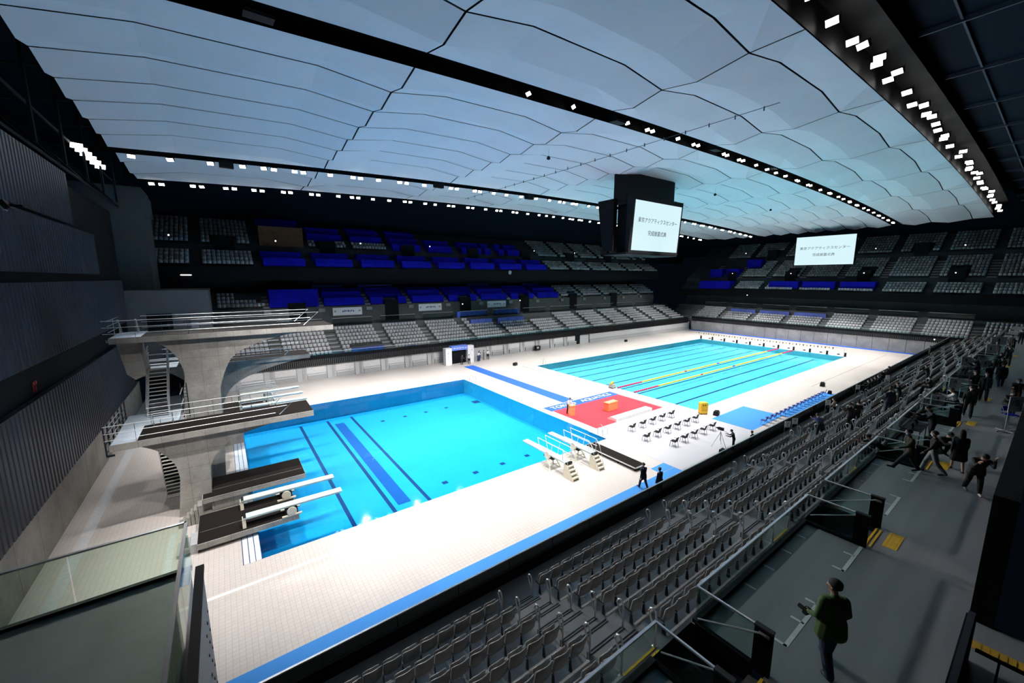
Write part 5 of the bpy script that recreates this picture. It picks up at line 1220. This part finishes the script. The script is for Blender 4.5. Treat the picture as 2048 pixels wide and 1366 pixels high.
# row of navy chairs on the right blue runner
n0 = thing('stacking_chair', '', 'chair', (0, 0, 0)); 
MB().prism([(-0.21, 0.42), (0.21, 0.44), (0.21, 0.47), (-0.21, 0.45)], 'x', -0.22, 0.22).build('seat', 'ink_navy', n0); MB().prism([(-0.22, 0.52), (-0.19, 0.52), (-0.27, 0.82), (-0.30, 0.82)], 'x', -0.21, 0.21).build('backrest', 'ink_navy', n0)
for sx in (-1, 1):
    MB().tube([(sx*0.2, 0.19, 0.44), (sx*0.22, 0.23, 0)], 0.012, 5).build('leg', 'light_blue_carpet', n0); MB().tube([(sx*0.2, -0.17, 0.44), (sx*0.22, -0.25, 0)], 0.012, 5).build('leg', 'light_blue_carpet', n0)
for k in range(16):
    lab = f'navy chair on the right blue runner, {ORD[k]} from the camera'
    loc = (1.0+1.03*k, -5.86, 0.012)
    if k == 0: n0.location = loc; n0['label'] = lab; n0['group'] = 'navy chairs on the blue runner'; n0.rotation_euler = (0, 0, 0.12)
    else: dup(n0, loc, 0.12, lab)
# camera tripod on the deck
tp = thing('camera_tripod', 'silver tripod carrying a dark video camera at the edge of the chairs', 'tripod', (-7.2, -5.95, 0.012))
for k in range(3):
    an = 2.4+2*PI/3*k; MB().tube([(0, 0, 1.25), (math.cos(an)*0.62, math.sin(an)*0.62, 0)], 0.02, 6).build('leg', 'steel_satin', tp)
MB().tube([(0, 0, 0.5), (0, 0, 1.4)], 0.022, 6).build('centre_column', 'steel_satin', tp); MB().box(-0.09, 0.09, -0.2, 0.22, 1.42, 1.62).build('camera_body', 'plastic_black', tp); MB().tube([(0, 0.22, 1.52), (0, 0.38, 1.52)], 0.06, 8).build('lens', 'plastic_black', tp); MB().tube([(0, -0.2, 1.45), (0.1, -0.55, 1.3)], 0.012, 5).build('pan_handle', 'black_metal', tp)
bg = thing('camera_bag', 'black camera bag on the deck below the tripod', 'bag', (-8.3, -6.7, 0.014)); MB().prism([(-0.16, 0), (0.16, 0), (0.13, 0.36), (-0.13, 0.36)], 'x', -0.24, 0.24).build('body', 'plastic_black', bg); MB().tube([(-0.15, 0, 0.36), (-0.1, 0, 0.46), (0.1, 0, 0.46), (0.15, 0, 0.36)], 0.015, 5).build('handle', 'black_metal', bg)
# ================================================================ PEOPLE
for nm, c in (('cl_black', (0.012, 0.012, 0.014)), ('cl_navy', (0.014, 0.018, 0.05)), ('cl_green', (0.05, 0.10, 0.025)), ('cl_jeans', (0.02, 0.03, 0.07)), ('cl_grey', (0.03, 0.03, 0.034)), ('cl_white', (0.72, 0.73, 0.77)), ('cl_lightgrey', (0.25, 0.25, 0.26)), ('cl_olive', (0.028, 0.022, 0.008)), ('cl_brown', (0.10, 0.045, 0.02)), ('cl_blue', (0.03, 0.04, 0.16)), ('cl_beige', (0.45, 0.38, 0.30))):
    mat(nm, c, 0.8, scale=14, var=0.15, bump=0.2)
mat('skin', (0.42, 0.25, 0.17), 0.5, scale=20, var=0.06); mat('hair', (0.012, 0.010, 0.009), 0.55, scale=60, var=0.3, bump=0.3); mat('hair_grey', (0.12, 0.11, 0.10), 0.55, scale=60, var=0.3); mat('mask', (0.72, 0.72, 0.74), 0.8); mat('shoe', (0.012, 0.012, 0.012), 0.5); mat('shoe_white', (0.5, 0.5, 0.5), 0.6)
def capsule(b, a, c, ra, rc, n=10, m=3):
    a = Vector(a); c = Vector(c); d_ = c-a
    if d_.length < 1e-5: d_ = Vector((0, 0, 1e-4))
    d_n = d_.normalized(); up = Vector((0, 0, 1)) if abs(d_n.z) < 0.9 else Vector((1, 0, 0))
    u = d_n.cross(up).normalized(); w = u.cross(d_n)
    rings = []
    for j in range(m+1):
        an = -PI/2+PI/2*j/m; rings.append((a+d_n*(ra*math.sin(an)), ra*math.cos(an)))
    for j in range(m+1):
        an = PI/2*j/m; rings.append((c+d_n*(rc*math.sin(an)), rc*math.cos(an)))
    vs = []; fs = []
    for p_, r in rings: vs += [p_+(u*math.cos(2*PI*k/n)+w*math.sin(2*PI*k/n))*max(r, 1e-4) for k in range(n)]
    for i in range(len(rings)-1):
        for k in range(n): fs.append((i*n+k, i*n+(k+1) % n, (i+1)*n+(k+1) % n, (i+1)*n+k))
    fs += [tuple(range(n))[::-1], tuple(range((len(rings)-1)*n, len(rings)*n))]
    b.add(vs, fs)
def rotx(v, deg):   # pitch forward (+y) about x
    a = rad(deg); return Vector((v.x, v.y*math.cos(a)+v.z*math.sin(a)*1.0, -v.y*math.sin(a)+v.z*math.cos(a)))
POSES = {
    'stand': dict(), 'walk': dict(hip=(17, -13), knee=(6, 20), sh=(-12, 14), el=(12, 20)),
    'walk2': dict(hip=(-16, 20), knee=(22, 6), sh=(20, -14), el=(20, 15)),
    'stride': dict(hip=(38, -20), knee=(6, 14), sh=(30, -20), el=(40, 30), lean=8),
    'photo': dict(lean=10, sh=(75, 70), ab=(10, 10), el=(110, 115), head=8), 'stoop': dict(lean=34, sh=(70, 62), ab=(12, 10), el=(95, 70), head=30, hip=(14, -8), knee=(10, 18)),
    'sit': dict(hip=(86, 86), knee=(88, 86), sh=(35, 38), el=(60, 55), lean=8), 'sitwork': dict(hip=(86, 84), knee=(92, 80), sh=(50, 52), el=(50, 55), lean=18, head=14),
    'crouch': dict(hip=(105, 60), knee=(125, 120), sh=(60, 50), el=(60, 70), lean=40, head=10), 'bend': dict(lean=52, sh=(70, 66), el=(25, 30), head=15, hip=(10, 4), knee=(12, 10)),
    'desk': dict(lean=12, sh=(40, 44), el=(60, 62), head=20), 'carry': dict(sh=(12, 30), ab=(8, 12), el=(20, 70), hip=(8, -12), knee=(4, 22)),
}
def person(label, x, y, z, rz, pose='stand', top='cl_black', bottom='cl_black', h=1.7, voxel=0.022, hair='hair', mask=True, skirt=False, coat=False, longhair=False, hat=None, shoes='shoe', hands=False, bare_arm=False, bulk=1.06):
    P = dict(lean=2, hip=(3, -3), knee=(3, 5), sh=(4, 6), ab=(7, 7), el=(12, 14), head=4, yaw=0); P.update(POSES[pose] if isinstance(pose, str) else pose)
    s = h/1.72; prim = []     # (a, b, ra, rb, mat)
    hipz = 0.0
    def seg(o, L, deg, ab=0):
        v = Vector((0, 0, -L)); v = rotx(v, -deg)*1.0
        a = rad(ab); v = Vector((v.x+math.sin(a)*L*abs(math.cos(rad(deg))), v.y, v.z)); v = v.normalized()*L
        return o+v
    legs = []
    for i, sx in enumerate((-1, 1)):
        hj = Vector((sx*0.09, 0, 0)); kn = seg(hj, 0.42, P['hip'][i], sx*3); an = seg(kn, 0.41, P['hip'][i]-P['knee'][i], sx*1)
        fd = rotx(Vector((0, 1, 0)), max(-25, min(25, -(P['hip'][i]-P['knee'][i])*0.5)) if pose not in ('sit', 'sitwork') else 0)
        legs.append((hj, kn, an, an+fd*0.17+Vector((0, 0, -0.045))))
    low = min(min(l[2].z-0.085, l[3].z-0.04) for l in legs); up = Vector((0, 0, -low))
    legs = [tuple(q+up for q in l) for l in legs]; pel = up.copy()
    L = P['lean']
    def tor(v): return pel+rotx(Vector(v), L)
    waist, chest, neck = tor((0, 0, 0.20)), tor((0, 0.01, 0.38)), tor((0, -0.01, 0.53))
    hd = P['head']; headc = neck+rotx(Vector((0, 0.035, 0.165)), L*0.4+hd)
    for sx in (-1, 1):
        prim.append((pel+Vector((sx*0.07, -0.01, 0.02)), tor((sx*0.06, 0, 0.2)), 0.115, 0.105, 1 if coat else 2))
        prim.append((tor((sx*0.06, 0, 0.14)), tor((sx*0.085, 0, 0.40)), 0.108, 0.118, 1)); prim.append((tor((sx*0.06, -0.01, 0.40)), tor((sx*0.165, -0.01, 0.455)), 0.105, 0.068, 1))
    prim.append((tor((0, 0, 0.47)), neck, 0.075, 0.058, 1)); prim.append((neck, headc-rotx(Vector((0, 0, 0.05)), hd), 0.055, 0.055, 0))
    if coat:
        for sx in (-1, 1): prim.append((pel+Vector((sx*0.08, 0, 0.05)), pel+Vector((sx*0.10, 0, -0.16)), 0.125, 0.13, 1))
    if skirt: 
        for sx in (-1, 0, 1): prim.append((pel+Vector((sx*0.08, 0, 0)), pel+Vector((sx*0.11, 0, -0.34)), 0.12, 0.14, 2))
    for i, (hj, kn, an, toe) in enumerate(legs):
        prim.append((hj, kn, 0.102, 0.074, 2)); prim.append((kn, an, 0.076 if not skirt else 0.055, 0.060 if not skirt else 0.036, 2 if not skirt else 0)); prim.append((an+Vector((0, -0.03, -0.03)), toe, 0.045, 0.036, 3))
    wrists = []
    for i, sx in enumerate((-1, 1)):
        sh = tor((sx*0.185, -0.01, 0.44)); el = seg(sh, 0.28, P['sh'][i], sx*P['ab'][i]); wr = seg(el, 0.245, P['sh'][i]+P['el'][i], sx*P['ab'][i]*0.2-sx*(6 if P['el'][i] > 50 else 0))
        dv = (wr-el).normalized(); prim.append((sh, el, 0.058, 0.046, 1)); prim.append((el, wr, 0.046 if not bare_arm else 0.040, 0.034 if not bare_arm else 0.028, 0 if bare_arm else 1)); wrists.append((wr, dv))
        pal = wr+dv*0.055; side = Vector((sx, 0, 0)); fw = dv.cross(side); fw = fw.normalized() if fw.length > 0.1 else Vector((0, 1, 0)); kx = fw.cross(dv).normalized()
        prim.append((wr, pal+dv*0.03, 0.030, 0.036, 0))
        if hands:
            for f in range(4):
                base = pal+dv*0.045+fw*(0.027-0.018*f); ln = (0.036, 0.041, 0.038, 0.030)[f]; mid = base+dv*ln-kx*0.012*sx; tip = mid+dv*ln*0.6-kx*0.03*sx
                prim.append((base, mid, 0.0105, 0.0100, 0)); prim.append((mid, tip, 0.0100, 0.0090, 0))
            tb = wr+dv*0.03+fw*0.03; prim.append((tb, tb+fw*0.03+dv*0.035, 0.013, 0.011, 0)); prim.append((tb+fw*0.03+dv*0.035, tb+fw*0.028+dv*0.065-kx*0.012*sx, 0.011, 0.0095, 0))
        else: prim.append((pal+dv*0.02, pal+dv*0.085+Vector((0, 0.01, 0)), 0.030, 0.016, 0)); prim.append((wr+dv*0.03, wr+dv*0.07+fw*0.035, 0.014, 0.011, 0))
    # head: skull, jaw, nose, ears
    R_ = lambda v: headc+(Matrix.Rotation(rad(P['yaw']), 3, 'Z')@rotx(Vector(v), L*0.4+hd))
    prim += [(R_((0, -0.015, 0.03)), R_((0, 0.015, 0.035)), 0.092, 0.088, 0), (R_((0, 0.02, -0.01)), R_((0, 0.045, -0.075)), 0.072, 0.040, 0), (R_((0, 0.098, 0.01)), R_((0, 0.112, -0.018)), 0.010, 0.014, 0)]
    for sx in (-1, 1): prim.append((R_((sx*0.088, -0.005, 0.015)), R_((sx*0.09, 0.0, -0.02)), 0.016, 0.012, 0))
    prim.append((R_((-0.035, 0.085, 0.032)), R_((0.035, 0.085, 0.032)), 0.014, 0.014, 0))       # brow
    prim = [(a_, c_, ra*(bulk if m in (1, 2) else 1), rc*(bulk if m in (1, 2) else 1), m) for a_, c_, ra, rc, m in prim]
    b = MB()
    for a_, c_, ra, rc, m in prim: capsule(b, a_*s, c_*s, ra*s, rc*s)
    me = bpy.data.meshes.new('person_src'); me.from_pydata(b.v, [], b.f); tmp = bpy.data.objects.new('person_src', me); COL.objects.link(tmp)
    md = tmp.modifiers.new('r', 'REMESH'); md.mode = 'VOXEL'; md.voxel_size = voxel; sm = tmp.modifiers.new('s', 'SMOOTH'); sm.factor = 0.5; sm.iterations = 3 if voxel < 0.015 else 1
    dg = bpy.context.evaluated_depsgraph_get(); out = bpy.data.meshes.new_from_object(tmp.evaluated_get(dg)); bpy.data.objects.remove(tmp); bpy.data.meshes.remove(me)
    out.name = 'body'; out.materials.clear()
    for m in ('skin', top, bottom, shoes, 'mask' if mask else 'skin', 'ink_black'): out.materials.append(MATS[m])
    n = len(out.polygons); C_ = np.empty(n*3); out.polygons.foreach_get('center', C_); C_ = C_.reshape(-1, 3)
    best = np.full(n, 1e9); idx = np.zeros(n, dtype=np.int32)
    for a_, c_, ra, rc, m in prim:
        A = np.array(a_)*s; B = np.array(c_)*s; ab = B-A; t = np.clip(((C_-A)@ab)/max(ab@ab, 1e-9), 0, 1); dd = np.linalg.norm(C_-(A+t[:, None]*ab), axis=1)-(ra+(rc-ra)*t)*s
        w = dd < best; best[w] = dd[w]; idx[w] = m
    fwd = np.array(R_((0, 1, 0))-headc); upv = np.array(R_((0, 0, 1))-headc); hc = np.array(headc)*s; rel = (C_-hc)/s
    zf, zu = rel@fwd, rel@upv; head_m = (idx == 0) & (np.linalg.norm(rel, axis=1) < 0.16)
    idx[head_m & (zf > 0.028) & (zu < 0.005) & (zu > -0.12)] = 4
    xr = np.array(R_((1, 0, 0))-headc); zx = rel@xr
    idx[head_m & (zf > 0.05) & (np.abs(zu-0.018) < 0.010) & (np.abs(np.abs(zx)-0.034) < 0.014)] = 5
    if not mask: idx[head_m & (zf > 0.06) & (np.abs(zu+0.062) < 0.008) & (np.abs(zx) < 0.025)] = 5
    out.polygons.foreach_set('material_index', idx); out.polygons.foreach_set('use_smooth', [True]*n); out.update()
    t = thing('person', label, 'person', (x, y, z), rz)
    obj('body', out, t)
    # hair (or cap) as its own shell over the skull
    hb_ = MB(); n1, n2 = 14, 8; V = []; F = []
    for j in range(n2+1):
        th = (PI*0.5)*j/n2*1.25
        for k in range(n1):
            ph = 2*PI*k/n1; v = Vector((math.sin(th)*math.cos(ph), math.sin(th)*math.sin(ph), math.cos(th)))
            r = Vector((0.100*v.x, 0.112*v.y-0.012, 0.105*v.z+0.038))
            if v.y > 0.25 and v.z < 0.55: r = Vector((r.x*0.93, min(r.y, 0.072), max(r.z, 0.062)))
            elif longhair and j >= n2-1: r = Vector((r.x*1.15, r.y-0.02, r.z-(0.30 if j == n2 else 0.08)))
            if hat: r = Vector((r.x*1.10, r.y*1.08, r.z*1.02+0.012)) if v.z > 0.1 else r
            V.append(R_(r)*s)
    for j in range(n2):
        for k in range(n1): F.append((j*n1+k, j*n1+(k+1) % n1, (j+1)*n1+(k+1) % n1, (j+1)*n1+k))
    F.append(tuple(range(n2*n1, n2*n1+n1))[::-1])
    hb_.add(V, F).build('cap' if hat else 'hair', hat or hair, t, True)
    return t, [(w_*s, d_*s) for w_, d_ in wrists]
WZ = 6.1
# --- the man in the green shirt, closest of all
gm_, wr = person('man in a dark green shirt and jeans walking away, camera in left hand', -29.9, -18.92, WZ, -0.74, dict(hip=(-12, 16), knee=(14, 4), sh=(-4, 6), ab=(16, 20), el=(62, 28), lean=3, head=2, yaw=38), 'cl_green', 'cl_jeans', 1.82, 0.011, hat='cl_black', mask=False, hands=True, coat=True, bulk=1.22)
M_ = Matrix.Rotation(gm_.rotation_euler.z, 4, 'Z'); cp = gm_.location+M_@(wr[0][0]+wr[0][1]*0.10)
hc_ = thing('hand_camera', 'black camera held by the man in the green shirt', 'camera', cp, gm_.rotation_euler.z+0.4)
MB().box(-0.07, 0.07, -0.05, 0.03, -0.05, 0.05).build('body', 'plastic_black', hc_); MB().tube([(0, 0.03, 0), (0, 0.15, 0)], 0.042, 10).build('lens', 'plastic_black', hc_); MB().box(-0.03, 0.03, -0.03, 0.03, 0.05, 0.075).build('viewfinder', 'plastic_black', hc_)
# --- walkway group
person('person in black stooping with hands raised to the face, grey jacket, white shoes', -18.2, -19.68, WZ, PI*0.62, 'stoop', 'cl_grey', 'cl_black', 1.74, 0.013, mask=False, shoes='shoe_white', hands=True, coat=True)
person('long-haired person in a black dress and coat walking away', -16.3, -19.1, WZ, -PI/2+0.25, 'walk', 'cl_black', 'cl_black', 1.66, 0.015, longhair=True, skirt=True, coat=True, mask=False)
person('person in black with an olive back panel striding towards the seats', -17.9, -18.0, WZ, 0.55, 'stride', 'cl_olive', 'cl_black', 1.72, 0.015, coat=True)
person('person in pale grey trousers standing behind the striding person', -17.35, -18.55, WZ, 0.2, 'walk2', 'cl_black', 'cl_lightgrey', 1.7, 0.016)
person('person in black crouching over bags beside the pale trousers', -15.2, -18.35, WZ, 2.6, 'crouch', 'cl_black', 'cl_black', 1.72, 0.018, coat=True)
person('person in black working at a table in the crowded second bay', -13.3, -17.95, WZ, 0.4, 'desk', 'cl_black', 'cl_black', 1.7, 0.02)
person('dark figure with pale forearm leaning over the stair gap', -15.9, -16.9, 5.2, 0.6, 'bend', 'cl_black', 'cl_black', 1.72, 0.02, bare_arm=True)
person('person in a white top seated at a desk behind a white sign', -6.3, -17.95, WZ, 0.1, 'sitwork', 'cl_white', 'cl_black', 1.75, 0.02)
person('masked person in black walking towards the camera on the walkway', -6.9, -18.45, WZ, PI/2+0.1, 'walk', 'cl_black', 'cl_black', 1.72, 0.018)
person('masked person in a long black coat, right of two facing the camera', -1.9, -18.6, WZ, PI/2, 'stand', 'cl_black', 'cl_black', 1.74, 0.02, coat=True)
person('masked person in black, left of two facing the camera', -1.4, -18.1, WZ, PI/2+0.3, 'carry', 'cl_black', 'cl_black', 1.7, 0.02)
person('person in black and jeans walking away beyond the second tactile plate', 3.7, -18.9, WZ, -PI/2+0.2, 'walk2', 'cl_black', 'cl_jeans', 1.72, 0.02, coat=True)
person('person raising a camera midway along the walkway', 6.6, -18.7, WZ, PI/2, 'photo', 'cl_black', 'cl_black', 1.7, 0.022)
person('person in black midway along the walkway beside the squared sign', 9.6, -18.3, WZ, 2.4, 'desk', 'cl_black', 'cl_black', 1.7, 0.022)
person('person with a raised phone far along the walkway', 14.6, -18.6, WZ, PI/2, 'photo', 'cl_black', 'cl_black', 1.7, 0.024)
person('distant person in black walking at the far end of the walkway', 33.0, -18.5, WZ, PI/2, 'walk', 'cl_black', 'cl_black', 1.7, 0.026)
person('distant person at the glass near the far end of the walkway', 25.5, -18.2, WZ, 1.0, 'stand', 'cl_black', 'cl_black', 1.68, 0.026)
person('seated person in dark clothes by the right edge near the blue chair', -4.2, -19.6, WZ, 2.2, 'sitwork', 'cl_black', 'cl_black', 1.72, 0.02)
person('masked person standing by the right edge of the picture', -2.4, -19.8, WZ, 1.7, 'desk', 'cl_black', 'cl_brown', 1.74, 0.02)
person('dark figure behind the letter sign at a desk', 2.7, -17.9, WZ, 0.0, 'desk', 'cl_navy', 'cl_black', 1.72, 0.022)
person('dark figure left of the masked pair at a desk', 5.2, -17.7, WZ, 0.4, 'desk', 'cl_black', 'cl_black', 1.7, 0.022)
person('dark figure behind the squared sign', 17.2, -17.8, WZ, 0.8, 'stand', 'cl_black', 'cl_black', 1.7, 0.026)
# --- people among the near seats (standing on the treads in front of a seat row)
def row_person(label, x, r, rz, pose, top, bottom='cl_black', h=1.7, v=0.022, **k):
    yy = -11.56-0.91*r+(0.42 if 'sit' not in str(pose) else 0.36)
    person(label, x, yy, 2.78+0.43*r, rz, pose, top, bottom, h, v, **k)
row_person('person in a navy jacket bending among the near seats', -9.6, 2, -0.9, 'bend', 'cl_blue')
row_person('person in black writing among the near seats, right of the navy jacket', -7.6, 3, -0.8, 'desk', 'cl_black')
row_person('person in black facing the writing person among the seats', -6.4, 3, 2.0, 'desk', 'cl_black')
row_person('tall person in a navy coat standing among the upper near seats', -3.3, 4, -0.9, 'stand', 'cl_navy', coat=True, h=1.76)
row_person('person in grey standing right of the navy coat', -2.2, 4, 0.5, 'desk', 'cl_grey')
row_person('person in black photographing beside the navy coat', -0.6, 4, 0.2, 'photo', 'cl_black')
row_person('seated person in a beige top in the first near row', -0.2, 0, 0.0, 'sit', 'cl_beige')
for k, x in enumerate((9.3, 10.4, 11.5, 12.6)): row_person(f'person in black seated in the first near row, {ORD[k]} from the camera', x, 0, 0.0, 'sit', 'cl_black', v=0.026)
row_person('person in black standing at the end of the seated first row', 13.9, 0, 2.0, 'desk', 'cl_black', v=0.026)
row_person('person in black standing by the third small sign', 16.2, 0, -0.5, 'stand', 'cl_black', v=0.026)
row_person('person seated high among the middle near seats', 9.2, 4, 0.0, 'photo', 'cl_black', v=0.026)
row_person('person in black alone by the parapet near the end wall', 37.5, 0, 0.3, 'stand', 'cl_black', v=0.028)
row_person('seated person at the top row of the middle near seats', 3.4, 5, 0.0, 'sit', 'cl_black', v=0.026)
# --- deck people
person('man in a dark suit striding along the blue runner', -17.67, -6.3, 0.014, -0.25, 'walk', 'cl_navy', 'cl_navy', 1.76, 0.014, mask=False, coat=True, hands=True)
person('man in a dark suit half hidden behind the parapet', -17.4, -7.3, 0.014, -0.1, 'stand', 'cl_navy', 'cl_navy', 1.74, 0.018, mask=False, coat=True)
person('camera operator in black standing behind the tripod', -6.9, -6.85, 0.014, 0.5, 'desk', 'cl_black', 'cl_black', 1.66, 0.02, mask=False)
person('person whose dark head just shows above the parapet right of the tripod', -5.92, -7.77, 0.014, 0.0, 'stand', 'cl_black', 'cl_black', 1.6, 0.024, mask=False)
person('person in white standing at the lectern', -11.5, 6.95, 0.016, PI, 'desk', 'cl_white', 'cl_black', 1.72, 0.018, mask=False)
person('usher in black crouching at the gate, left of two', -9.0, 33.4, 0.0, PI, 'desk', 'cl_black', 'cl_black', 1.62, 0.024)
person('usher in a white shirt and dark trousers by the gate curtain', -7.9, 33.0, 0.0, 2.6, 'desk', 'cl_white', 'cl_black', 1.64, 0.024)
person('person in a white shirt and blue trousers right of the gate', -5.6, 34.0, 0.0, PI, 'desk', 'cl_white', 'cl_blue', 1.7, 0.024)
person('person in black right of the gate behind the white shirt', -5.2, 34.4, 0.0, PI, 'stand', 'cl_black', 'cl_jeans', 1.7, 0.024)
person('person in a pale top farthest right of the gate', -3.5, 34.4, 0.0, 2.5, 'desk', 'cl_white', 'cl_black', 1.68, 0.024)
person('person in grey facing the pale top beside the gate', -4.2, 34.6, 0.0, -1.5, 'stand', 'cl_lightgrey', 'cl_lightgrey', 1.66, 0.024)
